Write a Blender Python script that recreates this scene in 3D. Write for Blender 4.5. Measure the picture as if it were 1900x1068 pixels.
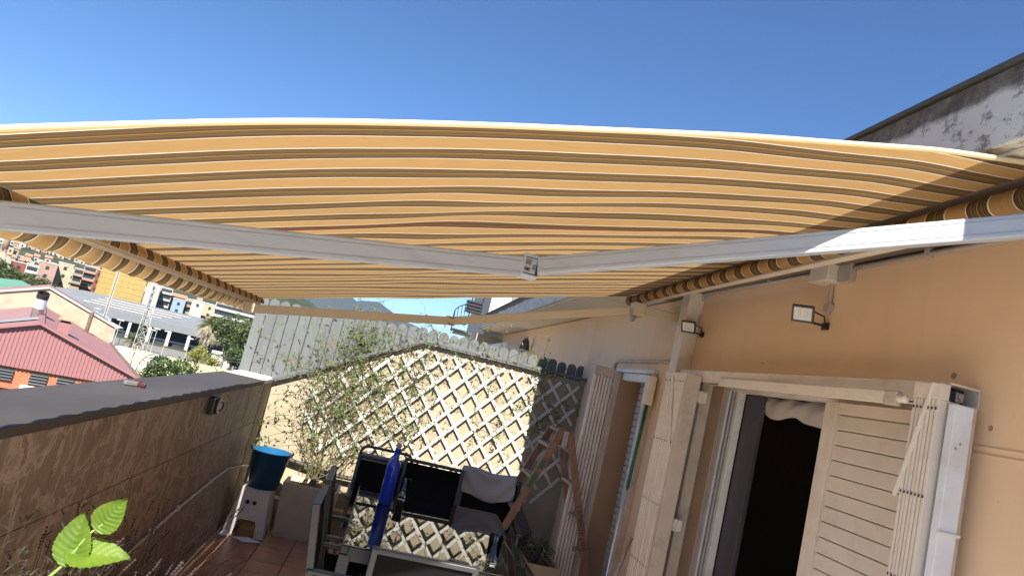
import bpy, math, random
import numpy as np
from mathutils import Vector, Matrix, noise
random.seed(7)
S = bpy.context.scene
for o in list(bpy.data.objects): bpy.data.objects.remove(o)
COL = S.collection
PI = math.pi

# ------------------------------------------------------------ camera, sky, sun, exposure
EYE = Vector((0, 0, 1.66))
W_, H_, F_ = 1900.0, 1068.0, 1260.0
def _cam():
    Y = Vector((740-W_/2, -(660-H_/2), -F_)).normalized()
    zx, zy = 2550.0, -10534.0
    l = math.hypot(zx, zy); zx /= l; zy /= l
    t = F_*Y[2]/(zx*Y[0]-zy*Y[1])
    t = -(-F_*Y[2])/(zx*Y[0]-zy*Y[1])
    U = Vector((zx*t, -zy*t, -F_))
    if -zy*t < 0: U = -U
    U.normalize()
    if U[1] < 0: U = -U
    X = Y.cross(U)
    return Matrix((X, Y, U))
RW = _cam()
cd = bpy.data.cameras.new('camera'); cam = bpy.data.objects.new('camera', cd); COL.objects.link(cam)
cam.matrix_world = Matrix.Translation(EYE) @ RW.to_4x4()
cd.sensor_width = 36; cd.lens = F_/W_*36; cd.clip_start = 0.02; cd.clip_end = 30000
S.camera = cam

SUN = Vector((-0.02, -1.08, 1.0)).normalized()
w = bpy.data.worlds.new('World'); S.world = w; w.use_nodes = True
nt = w.node_tree; nt.nodes.clear()
sky = nt.nodes.new('ShaderNodeTexSky'); sky.sky_type = 'NISHITA'; sky.sun_disc = False
sky.sun_elevation = math.asin(SUN.z); sky.sun_rotation = math.atan2(SUN.x, SUN.y)
sky.altitude = 0; sky.air_density = 1.0; sky.dust_density = 0.0; sky.ozone_density = 10.0
bg = nt.nodes.new('ShaderNodeBackground'); bg.inputs[1].default_value = 0.06
out = nt.nodes.new('ShaderNodeOutputWorld')
nt.links.new(sky.outputs[0], bg.inputs[0]); nt.links.new(bg.outputs[0], out.inputs[0])
sd = bpy.data.lights.new('sun', 'SUN'); sd.energy = 5.0; sd.angle = math.radians(0.5); sd.color = (1, 0.94, 0.84)
so = bpy.data.objects.new('sun', sd); COL.objects.link(so)
so.rotation_euler = SUN.to_track_quat('Z', 'Y').to_euler(); so.location = (0, 0, 30)
S.view_settings.view_transform = 'Standard'; S.view_settings.look = 'None'
S.view_settings.exposure = 1.5; S.view_settings.gamma = 1.0; S.view_settings.use_curve_mapping = False

# ------------------------------------------------------------ helpers
def ray(px, py):
    return (RW @ Vector((px-W_/2, -(py-H_/2), -F_))).normalized()
def hy(px): return 480.2+0.243*px           # pixel row of the horizon in that column
def az(px):                                  # compass direction of a column
    d = ray(px, hy(px)); return Vector((d.x, d.y, 0)).normalized()
def far_point(px, py, dist):                 # a point seen in that direction, dist metres away on the ground
    d = ray(px, py); k = dist/math.hypot(d.x, d.y); return EYE+d*k

def tag(o, label=None, cat=None, group=None, kind=None):
    if label: o['label'] = label
    if cat: o['category'] = cat
    if group: o['group'] = group
    if kind: o['kind'] = kind
    return o
def empty(name, label, cat, loc=(0, 0, 0), rz=0, group=None):
    o = bpy.data.objects.new(name, None); COL.objects.link(o)
    o.location = loc; o.rotation_euler = (0, 0, rz); o.empty_display_size = .1
    return tag(o, label, cat, group)
def copy_tree(o, parent=None):
    c = o.copy(); COL.objects.link(c)
    if parent is not None: c.parent = parent
    for ch in o.children: copy_tree(ch, c)
    return c

class MB:
    def __init__(s): s.v = []; s.f = []; s.m = []; s.mi = 0
    def add(s, vs, fs):
        n = len(s.v); s.v += [tuple(v) for v in vs]
        for f in fs: s.f.append(tuple(n+i for i in f)); s.m.append(s.mi)
        return s
    def box(s, a, b, M=None):
        (x0, y0, z0), (x1, y1, z1) = a, b
        vs = [Vector(p) for p in [(x0,y0,z0),(x1,y0,z0),(x1,y1,z0),(x0,y1,z0),(x0,y0,z1),(x1,y0,z1),(x1,y1,z1),(x0,y1,z1)]]
        if M is not None: vs = [M @ v for v in vs]
        return s.add(vs, [(0,3,2,1),(4,5,6,7),(0,1,5,4),(1,2,6,5),(2,3,7,6),(3,0,4,7)])
    def bar(s, p, q, w_, h_, up=(0, 0, 1)):
        p = Vector(p); q = Vector(q); d = (q-p).normalized(); up = Vector(up)
        if abs(d.dot(up)) > .98: up = Vector((0, 1, 0))
        r = d.cross(up).normalized(); u = r.cross(d).normalized()
        vs = []
        for c in (p, q):
            for a, b in ((-1,-1),(1,-1),(1,1),(-1,1)): vs.append(c+r*a*w_/2+u*b*h_/2)
        return s.add(vs, [(0,1,2,3),(7,6,5,4),(0,4,5,1),(1,5,6,2),(2,6,7,3),(3,7,4,0)])
    def tube(s, pts, r, n=8, caps=True):
        pts = [Vector(p) for p in pts]; k = len(pts)
        rs = r if isinstance(r, (list, tuple)) else [r]*k
        vs = []; up = None
        for i, p in enumerate(pts):
            d = (pts[min(i+1, k-1)]-pts[max(i-1, 0)]).normalized()
            if up is None:
                up = Vector((0, 0, 1)) if abs(d.z) < .9 else Vector((1, 0, 0))
            a = d.cross(up).normalized(); b = a.cross(d).normalized(); up = b
            for j in range(n):
                t = 2*PI*j/n; vs.append(p+(a*math.cos(t)+b*math.sin(t))*rs[i])
        fs = []
        for i in range(k-1):
            for j in range(n):
                fs.append((i*n+j, i*n+(j+1) % n, (i+1)*n+(j+1) % n, (i+1)*n+j))
        if caps: fs += [tuple(range(n)), tuple(reversed(range((k-1)*n, k*n)))]
        return s.add(vs, fs)
    def lathe(s, prof, o=(0, 0, 0), n=24, M=None, capb=True, capt=False):
        vs = []; o = Vector(o)
        for r, z in prof:
            for j in range(n):
                t = 2*PI*j/n; v = Vector((r*math.cos(t), r*math.sin(t), z))
                if M is not None: v = M @ v
                vs.append(o+v)
        fs = []
        for i in range(len(prof)-1):
            for j in range(n):
                fs.append((i*n+j, i*n+(j+1) % n, (i+1)*n+(j+1) % n, (i+1)*n+j))
        if capb: fs.append(tuple(reversed(range(n))))
        if capt: fs.append(tuple(range((len(prof)-1)*n, len(prof)*n)))
        return s.add(vs, fs)
    def prism(s, poly, vec):
        vec = Vector(vec); n = len(poly); a = [Vector(p) for p in poly]
        vs = a+[p+vec for p in a]
        return s.add(vs, [tuple(range(n)), tuple(reversed(range(n, 2*n)))]+[(i, i+n, (i+1) % n+n, (i+1) % n) for i in range(n)])
    def poly(s, pts): return s.add(pts, [tuple(range(len(pts)))])
    def build(s, name, mat, parent=None, smooth=False, bevel=0, fix=True, kind=None):
        me = bpy.data.meshes.new(name); me.from_pydata(s.v, [], s.f); me.update()
        mats = mat if isinstance(mat, (list, tuple)) else [mat]
        for m in mats: me.materials.append(m)
        if len(mats) > 1: me.polygons.foreach_set('material_index', s.m)
        if fix and len(s.f) < 40000:
            import bmesh
            bm = bmesh.new(); bm.from_mesh(me); bmesh.ops.recalc_face_normals(bm, faces=bm.faces); bm.to_mesh(me); bm.free()
        if smooth: me.polygons.foreach_set('use_smooth', [True]*len(me.polygons))
        o = bpy.data.objects.new(name, me); COL.objects.link(o)
        if parent is not None:
            o.parent = parent
        if bevel:
            b = o.modifiers.new('bevel', 'BEVEL'); b.width = bevel; b.segments = 2; b.limit_method = 'ANGLE'; b.angle_limit = math.radians(50)
        if kind: o['kind'] = kind
        return o
def text_obj(txt, size, M, mat, name='lettering', parent=None, ext=.0006):
    cu = bpy.data.curves.new(name, 'FONT'); cu.body = txt; cu.size = size; cu.extrude = ext; cu.align_x = 'CENTER'; cu.align_y = 'CENTER'
    t = bpy.data.objects.new(name+'_curve', cu); COL.objects.link(t)
    dg = bpy.context.evaluated_depsgraph_get(); me = bpy.data.meshes.new_from_object(t.evaluated_get(dg))
    bpy.data.objects.remove(t); me.transform(M); me.name = name; me.materials.clear(); me.materials.append(mat)
    o = bpy.data.objects.new(name, me); COL.objects.link(o)
    if parent is not None: o.parent = parent
    return o

# ------------------------------------------------------------ materials
def nodes(name):
    m = bpy.data.materials.new(name); m.use_nodes = True; n = m.node_tree.nodes; l = m.node_tree.links
    return m, n, l, n['Principled BSDF']
def mix(n, l, a, b, fac, mode='MIX'):
    x = n.new('ShaderNodeMix'); x.data_type = 'RGBA'; x.blend_type = mode
    for sock, v in ((x.inputs[6], a), (x.inputs[7], b), (x.inputs[0], fac)):
        if hasattr(v, 'is_output') or isinstance(v, bpy.types.NodeSocket): l.new(v, sock)
        elif isinstance(v, (int, float)): sock.default_value = v
        else: sock.default_value = (*v, 1)
    return x.outputs[2]
def ramp(n, l, src, stops, interp='LINEAR'):
    r = n.new('ShaderNodeValToRGB'); r.color_ramp.interpolation = interp
    e = r.color_ramp.elements
    while len(e) < len(stops): e.new(0.5)
    for i, (p, c) in enumerate(stops):
        e[i].position = p; e[i].color = (*c, 1) if not isinstance(c, (int, float)) else (c, c, c, 1)
    l.new(src, r.inputs[0]); return r.outputs[0]
def noise_tex(n, l, scale, detail=4, rough=.55, coord='Object', stretch=None, dist=0):
    tc = n.new('ShaderNodeTexCoord'); t = n.new('ShaderNodeTexNoise')
    t.inputs['Scale'].default_value = scale; t.inputs['Detail'].default_value = detail; t.inputs['Roughness'].default_value = rough
    t.inputs['Distortion'].default_value = dist
    if stretch:
        mp = n.new('ShaderNodeMapping'); mp.inputs['Scale'].default_value = stretch
        l.new(tc.outputs[coord], mp.inputs[0]); l.new(mp.outputs[0], t.inputs[0])
    else: l.new(tc.outputs[coord], t.inputs[0])
    return t.outputs[0]
def bump(n, l, bs, src, strength, dist=.01):
    b = n.new('ShaderNodeBump'); b.inputs['Strength'].default_value = strength; b.inputs['Distance'].default_value = dist
    l.new(src, b.inputs['Height']); l.new(b.outputs[0], bs.inputs['Normal'])
def mat(name, col, rough=.6, var=.12, scale=6, bmp=0, bscale=60, metal=0, dirt=None, dirt_scale=2, stretch=None, spec=None, bdist=.004, rand=0):
    m, n, l, bs = nodes(name)
    f = noise_tex(n, l, scale, 5, .6, stretch=stretch)
    d = tuple(c*(1-var) for c in col); h = tuple(min(1, c*(1+var)) for c in col)
    c = ramp(n, l, f, [(.3, d), (.7, h)])
    if dirt:
        g = noise_tex(n, l, dirt_scale, 6, .7, stretch=stretch); g = ramp(n, l, g, [(.5, 0.0), (.72, 1.0)])
        c = mix(n, l, c, dirt, g)
    if rand:
        oi = n.new('ShaderNodeObjectInfo'); r = ramp(n, l, oi.outputs['Random'], [(0, 1-rand), (1, 1+rand)])
        c = mix(n, l, c, r, 1.0, 'MULTIPLY')
    l.new(c, bs.inputs['Base Color']); bs.inputs['Roughness'].default_value = rough; bs.inputs['Metallic'].default_value = metal
    if spec is not None: bs.inputs['Specular IOR Level'].default_value = spec
    if bmp: bump(n, l, bs, noise_tex(n, l, bscale, 6, .65), bmp, bdist)
    return m
def leafmat(name, a, b, trans=.35, scale=3):
    m, n, l, bs = nodes(name)
    oi = noise_tex(n, l, scale, 3)
    c = ramp(n, l, oi, [(.35, a), (.65, b)])
    l.new(c, bs.inputs['Base Color']); bs.inputs['Roughness'].default_value = .55
    tr = n.new('ShaderNodeBsdfTranslucent'); l.new(c, tr.inputs[0])
    mx = n.new('ShaderNodeMixShader'); mx.inputs[0].default_value = trans
    l.new(bs.outputs[0], mx.inputs[1]); l.new(tr.outputs[0], mx.inputs[2]); l.new(mx.outputs[0], n['Material Output'].inputs[0])
    return m

M_ochre = mat('ochre_render', (.72, .47, .275), .85, .08, 1.3, .5, 140, dirt=(.62, .40, .24), dirt_scale=1.1, bdist=.003)
def ochre():
    m, n, l, bs = nodes('ochre_render_weathered')
    a = ramp(n, l, noise_tex(n, l, 1.1, 7, .65), [(.3, (.74, .50, .305)), (.7, (.82, .57, .36))])
    st = ramp(n, l, noise_tex(n, l, 1.0, 5, .6, stretch=(9, 9, .9)), [(.5, 0.0), (.8, .5)])
    a = mix(n, l, a, (.64, .45, .30), st)
    sp = ramp(n, l, noise_tex(n, l, 34, 4, .7), [(.66, 0.0), (.74, .5)])
    a = mix(n, l, a, (.56, .38, .24), sp)
    pk = ramp(n, l, noise_tex(n, l, .45, 3, .5), [(.4, 0.0), (.65, .45)])
    a = mix(n, l, a, (.80, .59, .41), pk)
    l.new(a, bs.inputs['Base Color']); bs.inputs['Roughness'].default_value = .9
    bump(n, l, bs, noise_tex(n, l, 120, 8, .8), .28, .003)
    return m
M_ochre = ochre()
M_cream = mat('cream_render', (.315, .27, .19), .9, .1, 2, .8, 90, dirt=(.25, .21, .145), dirt_scale=1.6, bdist=.006)
M_soffit = mat('soffit_paint', (.72, .66, .58), .85, .06, 2, .2, 80, dirt=(.55, .48, .4))
M_white = mat('white_paint', (.72, .71, .68), .55, .06, 8, .1, 40, dirt=(.5, .47, .42), dirt_scale=5)
M_beigealu = mat('beige_lacquered_metal', (.70, .62, .52), .45, .04, 10, .05, 30, dirt=(.60, .52, .43), dirt_scale=7)
M_beigedk = mat('beige_metal_worn', (.50, .42, .34), .5, .06, 10, dirt=(.36, .29, .22), dirt_scale=9)
M_arm = mat('grey_white_metal', (.42, .46, .51), .38, .03, 6, .05, 40, dirt=(.37, .40, .44), dirt_scale=5, stretch=(1, 1, 6))
M_armtan = mat('cream_metal', (.60, .50, .36), .4, .03, 6)
M_steel = mat('scratched_steel', (.40, .39, .38), .35, .15, 30, metal=.7)
M_black = mat('black_plastic', (.02, .02, .022), .4, .2, 20)
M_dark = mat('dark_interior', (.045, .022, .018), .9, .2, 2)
M_slate = mat('slate_coping', (.050, .042, .037), .65, .15, 3, .15, 70, dirt=(.064, .055, .048), dirt_scale=3, stretch=(1, .3, 1))
M_picket = mat('grey_painted_wood', (.098, .104, .104), .7, .10, 5, .3, 40, dirt=(.125, .133, .13), dirt_scale=4, stretch=(3, 3, .4), rand=.08)
M_trellis = mat('white_trellis_wood', (.50, .485, .44), .7, .1, 12, .3, 60, dirt=(.45, .41, .34), dirt_scale=9, rand=.06)
M_ladder = mat('reddish_old_wood', (.24, .13, .085), .6, .25, 7, .25, 60, dirt=(.16, .10, .07), dirt_scale=8, stretch=(6, 6, 1))
M_rung = mat('worn_pale_wood', (.38, .28, .2), .7, .15, 12, .2, 60)
M_green = mat('green_paint', (.015, .13, .055), .5, .2, 20)
M_stem = mat('dry_brown_stem', (.085, .07, .035), .8, .2, 30)
M_soil = mat('dry_soil', (.12, .08, .05), .95, .3, 20, .8, 60)
M_blueb = mat('blue_plastic', (.008, .085, .20), .35, .05, 10)
M_stool = mat('offwhite_plastic', (.62, .58, .53), .4, .04, 10, dirt=(.5, .44, .38), dirt_scale=8)
M_plant = mat('beige_planter_plastic', (.46, .38, .27), .6, .06, 6, .2, 50, dirt=(.36, .29, .2), dirt_scale=4)
M_sling = mat('charcoal_sling', (.006, .006, .007), .85, .1, 200, .3, 500, spec=.12)
M_chair = mat('anthracite_metal', (.028, .030, .034), .38, .05, 20)
M_greyband = mat('grey_band', (.22, .25, .26), .5, .1, 20)
M_shirt = mat('grey_cotton', (.36, .35, .35), .9, .06, 60, .3, 400)
M_paper = mat('crumpled_paper', (.7, .68, .66), .8, .05, 10)
M_yellow = mat('yellow_plastic', (.7, .36, .02), .4, .05, 10)
M_purple = mat('dark_blue_rubber', (.03, .03, .12), .4, .05, 10)
M_red = mat('dark_red_plastic', (.07, .012, .015), .4, .1, 20)
M_socket = mat('aged_white_plastic', (.5, .46, .41), .4, .05, 20)
M_rubber = mat('black_hose', (.035, .03, .026), .6, .2, 20)
M_greycable = mat('grey_pipe', (.42, .37, .33), .5, .1, 20)
M_curtain = mat('sheer_curtain', (.50, .46, .42), .9, .05, 10, .3, 120)
M_leaf = leafmat('bright_leaf', (.085, .16, .012), (.15, .235, .022), .42, 25)
M_vine = leafmat('vine_leaf', (.05, .10, .025), (.14, .21, .05), .35, 9)
M_dryleaf = leafmat('dry_leaf', (.17, .10, .05), (.28, .2, .09), .3, 9)
M_lav = mat('dried_lavender', (.04, .025, .03), .9, .3, 30)

def glassmat(name, col, rough=.02, ior=1.45):
    m, n, l, bs = nodes(name)
    bs.inputs['Base Color'].default_value = (*col, 1); bs.inputs['Roughness'].default_value = rough
    bs.inputs['Transmission Weight'].default_value = 1; bs.inputs['IOR'].default_value = ior
    return m
M_glass = glassmat('clear_glass', (.95, .97, .97), .02, 1.18)
m, n, l, bs = nodes('cobalt_glass'); M_cobalt = m
bs.inputs['Base Color'].default_value = (.008, .06, .60, 1); bs.inputs['Roughness'].default_value = .12; bs.inputs['Coat Weight'].default_value = .6
bs.inputs['Transmission Weight'].default_value = .1
m, n, l, bs = nodes('tabletop_glass'); M_tabletop = m
bs.inputs['Base Color'].default_value = (.012, .013, .014, 1); bs.inputs['Roughness'].default_value = .012; bs.inputs['IOR'].default_value = 1.9
bump(n, l, bs, noise_tex(n, l, 2.6, 0, .4), .12, .01)
m, n, l, bs = nodes('dark_window_glass'); M_pane = m
bs.inputs['Base Color'].default_value = (.03, .035, .04, 1); bs.inputs['Roughness'].default_value = .15
m, n, l, bs = nodes('led_glass'); M_led = m
c = ramp(n, l, noise_tex(n, l, 40, 2), [(.4, (.45, .46, .44)), (.6, (.8, .8, .74))], 'CONSTANT')
l.new(c, bs.inputs['Base Color']); bs.inputs['Roughness'].default_value = .1

def fabric_mat(name, translucent):
    m, n, l, bs = nodes(name)
    tc = n.new('ShaderNodeTexCoord'); at_ = n.new('ShaderNodeAttribute'); at_.attribute_name = 'weave'
    a = n.new('ShaderNodeMath'); a.operation = 'SUBTRACT'; a.inputs[1].default_value = 1.308; l.new(at_.outputs['Fac'], a.inputs[0])
    b = n.new('ShaderNodeMath'); b.operation = 'DIVIDE'; b.inputs[1].default_value = .1535; l.new(a.outputs[0], b.inputs[0])
    f = n.new('ShaderNodeMath'); f.operation = 'FRACT'; l.new(b.outputs[0], f.inputs[0])
    T = (.49, .305, .125); B = (.20, .125, .055); B2 = (.12, .085, .05); Wh = (.90, .80, .64); Yl = (.56, .31, .06); D = (.06, .045, .035)
    st = [(0, Wh), (.024, B2), (.07, B), (.105, D), (.118, B), (.165, B2), (.235, Yl), (.255, B2), (.285, B), (.33, D), (.345, B), (.40, B2), (.47, D), (.487, Wh), (.509, T), (.991, Wh)]
    c = ramp(n, l, f.outputs[0], st, 'CONSTANT')
    tw = n.new('ShaderNodeTexNoise'); mp = n.new('ShaderNodeMapping'); mp.inputs['Scale'].default_value = (14, 520, 14)
    l.new(tc.outputs['Object'], mp.inputs[0]); l.new(mp.outputs[0], tw.inputs[0]); tw.inputs['Detail'].default_value = 3; tw.inputs['Scale'].default_value = 1
    c = mix(n, l, c, ramp(n, l, tw.outputs[0], [(.3, .86), (.7, 1.12)]), 1, 'MULTIPLY')
    l.new(c, bs.inputs['Base Color']); bs.inputs['Roughness'].default_value = .9; bs.inputs['Specular IOR Level'].default_value = .1
    tr = n.new('ShaderNodeBsdfTranslucent'); l.new(c, tr.inputs[0])
    mx = n.new('ShaderNodeMixShader'); mx.inputs[0].default_value = translucent
    l.new(bs.outputs[0], mx.inputs[1]); l.new(tr.outputs[0], mx.inputs[2]); l.new(mx.outputs[0], n['Material Output'].inputs[0])
    return m
M_fabric = fabric_mat('striped_canvas', .29)
M_fabric_v = fabric_mat('striped_canvas_valance', .36)

# parapet tile stone (slate look) and terracotta floor
def stone_mat():
    m, n, l, bs = nodes('brown_slate_tile')
    f = noise_tex(n, l, 3.2, 8, .66, stretch=(1, 1.3, 1.0), dist=.9)
    c = ramp(n, l, f, [(.3, (.13, .09, .065)), (.44, (.20, .145, .105)), (.50, (.33, .25, .19)), (.53, (.17, .12, .088)), (.66, (.23, .16, .115)), (.75, (.28, .155, .10))])
    v = n.new('ShaderNodeTexVoronoi'); v.feature = 'DISTANCE_TO_EDGE'; v.inputs['Scale'].default_value = 5.5
    tc = n.new('ShaderNodeTexCoord'); mp = n.new('ShaderNodeMapping'); mp.inputs['Scale'].default_value = (1, 1.7, .8); mp.inputs['Rotation'].default_value = (.5, 0, 0)
    l.new(tc.outputs['Object'], mp.inputs[0])
    wn = n.new('ShaderNodeTexNoise'); wn.inputs['Scale'].default_value = 4; l.new(mp.outputs[0], wn.inputs[0])
    vm = n.new('ShaderNodeMix'); vm.data_type = 'RGBA'; vm.inputs[0].default_value = .3; l.new(mp.outputs[0], vm.inputs[6]); l.new(wn.outputs[1], vm.inputs[7])
    l.new(vm.outputs[2], v.inputs[0])
    e = ramp(n, l, v.outputs[0], [(0, .75), (.025, 0.0)])
    c = mix(n, l, c, (.37, .30, .24), e)
    l.new(c, bs.inputs['Base Color']); bs.inputs['Roughness'].default_value = .6
    bump(n, l, bs, f, .6, .012)
    return m
M_stone = stone_mat()
M_floor = mat('terracotta_tile', (.43, .195, .11), .4, .16, 5, .12, 40, dirt=(.22, .115, .075), dirt_scale=4, rand=.1)
M_grout = mat('dark_grout', (.10, .06, .045), .9, .2, 30)
M_reveal = mat('brown_reveal_render', (.36, .23, .14), .85, .07, 3, .3, 120)

def fascia_mat():
    m, n, l, bs = nodes('peeling_concrete')
    tc = n.new('ShaderNodeTexCoord'); sp = n.new('ShaderNodeSeparateXYZ'); l.new(tc.outputs['Object'], sp.inputs[0])
    nz = noise_tex(n, l, 5, 8, .7)
    a = n.new('ShaderNodeMath'); a.operation = 'MULTIPLY_ADD'; a.inputs[1].default_value = .10; l.new(nz, a.inputs[0]); l.new(sp.outputs['Z'], a.inputs[2])
    mr = n.new('ShaderNodeMapRange'); mr.inputs[1].default_value = 2.53; mr.inputs[2].default_value = 2.83; l.new(a.outputs[0], mr.inputs[0])
    moss = ramp(n, l, noise_tex(n, l, 22, 6, .75), [(.3, (.05, .045, .035)), (.55, (.15, .13, .10)), (.75, (.26, .24, .2))])
    chips = ramp(n, l, noise_tex(n, l, 16, 9, .8, stretch=(1, .8, 1)), [(.54, 0.0), (.60, 1.0)])
    wh = mix(n, l, (.60, .575, .51), (.25, .23, .19), chips)
    f = ramp(n, l, mr.outputs[0], [(.62, 0.0), (.70, 1.0)])
    c = mix(n, l, wh, moss, f)
    l.new(c, bs.inputs['Base Color']); bs.inputs['Roughness'].default_value = .9
    bump(n, l, bs, chips, .5, -.01)
    return m
M_fascia = fascia_mat()

# ------------------------------------------------------------ terrace: floor, walls, house
G0 = -13.0
YB = 6.45          # face of the back wall
XH = 1.80          # face of the house wall
fl = MB().box((-1.04, -9, -.3), (XH, YB, -.012)).build('terrace_floor', M_grout); tag(fl, kind='structure')
tile_w = .245
t0 = None
cnt = 0
for ix in range(12):
    for iy in range(14):
        x = -1.035+ix*tile_w+.115-.115; y = 6.04-iy*tile_w
        x0 = -.915+(ix-1)*tile_w; x1 = min(x0+tile_w-.006, XH-.004); x0 = max(x0, -1.037)
        if x1-x0 < .03: continue
        y1 = min(y+tile_w*1.0-.006, 6.30)
        o = MB().box((x0, y, -.012), (x1, y1, random.uniform(-.0012, .0008))).build('floor_tile', M_floor, fl, bevel=.002)
MB().box((-1.035, -9, -.012), (XH-.004, 6.04-13*tile_w-.006, 0)).build('rear_bounce_paving', mat('pale_bounce_paving', (.68, .65, .60), .7, .1, 3), fl)  # out of view floor, made pale to bounce light into the shade
MB().box((-1.037, 6.29, -.012), (XH-.004, 6.31, -.001)).build('floor_edge_strip', M_floor, fl)

# parapet
pw = MB().box((-1.36, -9, -1.5), (-1.05, 6.9, 1.165)).build('parapet_wall', M_cream); tag(pw, kind='structure')
MB().box((-1.0495, -2.5, 0), (-1.0465, 6.12, 1.163)).build('tile_grout', M_dark, pw)
MB().box((-1.365, 6.02, 1.165), (-1.03, 6.9, 1.20)).build('white_cap', M_white, pw, bevel=.004)
MB().box((-1.375, -9, 1.166), (-1.025, 6.015, 1.20)).build('coping', M_slate, pw, bevel=.004)
ty = [5.93-.333*k for k in range(26)]
for k, y in enumerate(ty):
    y1 = y+.333-.005 if k else 6.12
    if y1 < -.2: break
    MB().box((-1.0505, y, .838), (-1.038+random.uniform(-.001, .001), y1, 1.163)).build('wall_tile', M_stone, pw, bevel=.0015)
    MB().box((-1.0505, y, .142), (-1.038+random.uniform(-.001, .001), y1, .834)).build('wall_tile', M_stone, pw, bevel=.0015)
    MB().box((-1.0505, y, 0), (-1.032, y1, .137)).build('skirting_tile', M_stone, pw, bevel=.002)
MB().box((-1.0505, 6.125, 0), (-1.034, 6.44, 1.16)).build('corner_pilaster', M_cream, pw, bevel=.004)

# back wall (top rises on the left, level on the right)
def wall_top(x): return 1.20+(x+1.04)*(.67/1.24) if x < .2 else 1.87
bw = MB()
bw.prism([(-1.05, YB, -.3), (XH+.02, YB, -.3), (XH+.02, YB, 1.83), (.2, YB, 1.83), (-1.05, YB, 1.16)], (0, .14, 0))
bw = bw.build('back_wall', M_cream); tag(bw, kind='structure')
MB().box((-1.03, 6.31, -.01), (XH-.01, YB-.003, .22)).build('wall_plinth', M_reveal, bw, bevel=.006)
rl = empty('picket_fence', 'grey wooden picket fence with rounded tops behind and above the cream back wall', 'fence', (0, 6.6, 0))
def loc(mb_obj, root):   # child built in world coordinates under a placed root
    mb_obj.matrix_parent_inverse = Matrix.Translation(-root.location) if mb_obj.parent is root or mb_obj.parent is None else Matrix.Identity(4)
    return mb_obj
b = MB(); b.bar((-1.06, 6.43, 1.185), (.2, 6.43, 1.855), .10, .028); loc(b.build('sloping_cap_rail', M_picket, rl, bevel=.003), rl)
b = MB(); b.bar((.2, 6.43, 1.857), (XH-.01, 6.43, 1.857), .10, .028); loc(b.build('level_cap_rail', M_picket, rl, bevel=.003), rl)
for k in range(32):
    x = -1.335+k*.1005; top = 1.90 if x < -.7 else (1.90+(x+.7)*.09 if x < .2 else 1.985)
    z0 = 1.12
    top += random.uniform(-.006, .006); wd = .0465 if x < -.2 or random.random() < .6 else .045
    pts = [(-wd, z0), (wd, z0), (wd, top-.04), (wd*.82, top-.018), (wd*.45, top-.004), (0, top), (-wd*.45, top-.004), (-wd*.82, top-.018), (-wd, top-.04)]
    tilt = random.uniform(-.004, .004)
    b = MB().prism([(x+px+tilt*(pz-z0), 6.605+random.uniform(-.002, .002), pz) for px, pz in pts], (0, .018, 0))
    loc(b.build('picket', M_picket, rl, bevel=.002), rl)
    b = MB()
    for zz in (1.28, 1.72): b.lathe([(.004, 0), (.004, .003)], (x+random.uniform(-.01, .01), 6.604, zz), 6, Matrix.Rotation(PI/2, 3, 'X'), capt=True)
b = MB().box((-1.36, 6.626, 1.30), (XH, 6.65, 1.37)).box((-1.36, 6.626, 1.64), (XH, 6.65, 1.71)); loc(b.build('fence_rail', M_picket, rl), rl)

# trellis
tr = empty('wall_trellis', 'white diamond trellis of crossed slats on the cream back wall', 'trellis', (0, 6.4, .6))
TAN = math.tan(math.radians(50))
def clip(x0, sgn, jit=0):
    pts = []
    for i in range(0, 1400):
        z = .62+i*.001; x = x0+sgn*(z-.62)/TAN
        zt = min(wall_top(x)-.07, 1.83); left = -.70+max(0, (.95-z))*.55
        right = 1.75
        if left <= x <= right and z <= zt-.02 and not (x < .0 and z < .66) and not (x > 1.55 and z < .8): pts.append((x, z))
    return pts
random.seed(3)
for sgn, yy in ((1, 6.408), (-1, 6.420)):
    for k in range(-8, 24):
        x0 = -.72+k*.186+(0 if sgn > 0 else .05)
        if sgn < 0: x0 += .1
        p = clip(x0, sgn)
        if len(p) < 60: continue
        a, c = p[0], p[-1]
        ja = random.uniform(-.006, .006)
        loc(MB().bar((a[0]+ja, yy, a[1]), (c[0]-ja, yy+random.uniform(-.002, .002), c[1]), .008, .029, (sgn*-TAN, 0, 1)).build('slat', M_trellis, tr, bevel=.0012), tr)

# house wall with the door and window openings
hw = MB()
def wallbox(y0, y1, z0, z1): hw.box((XH, y0, z0), (XH+.22, y1, z1))
DY0, DY1, WY0, WY1, ZL = 2.02, 3.97, 4.66, 5.42, 1.955
wallbox(-9, DY0, -.3, ZL); wallbox(DY1, WY0, -.3, ZL); wallbox(WY1, 13, -.3, ZL); wallbox(-9, 13, ZL, 2.50)
hw = hw.build('house_wall', M_ochre); tag(hw, kind='structure')
MB().box((XH+.001, DY1-.004, 0), (XH+.18, DY1-.001, ZL)).build('door_reveal', M_reveal, hw)
MB().box((XH+.001, WY1-.004, 0), (XH+.22, WY1-.001, ZL)).build('window_reveal', M_reveal, hw)
MB().box((XH-.0035, 1.0, 1.783), (XH+.01, DY0-.12, 1.789)).box((XH-.0035, -1.0, 1.805), (XH+.01, DY0-.12, 1.812)).build('scored_line', M_ochre, hw)
for y_, z_, r_ in ((1.85, 1.87, .009), (2.02, 2.03, .012), (3.25, 2.06, .005)):
    MB().lathe([(r_, 0), (r_*.8, .002), (r_*.3, -.001)], (XH-.001, y_, z_), 9, Matrix.Rotation(-PI/2, 3, 'Y')).build('plaster_mark', M_reveal, hw)
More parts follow.
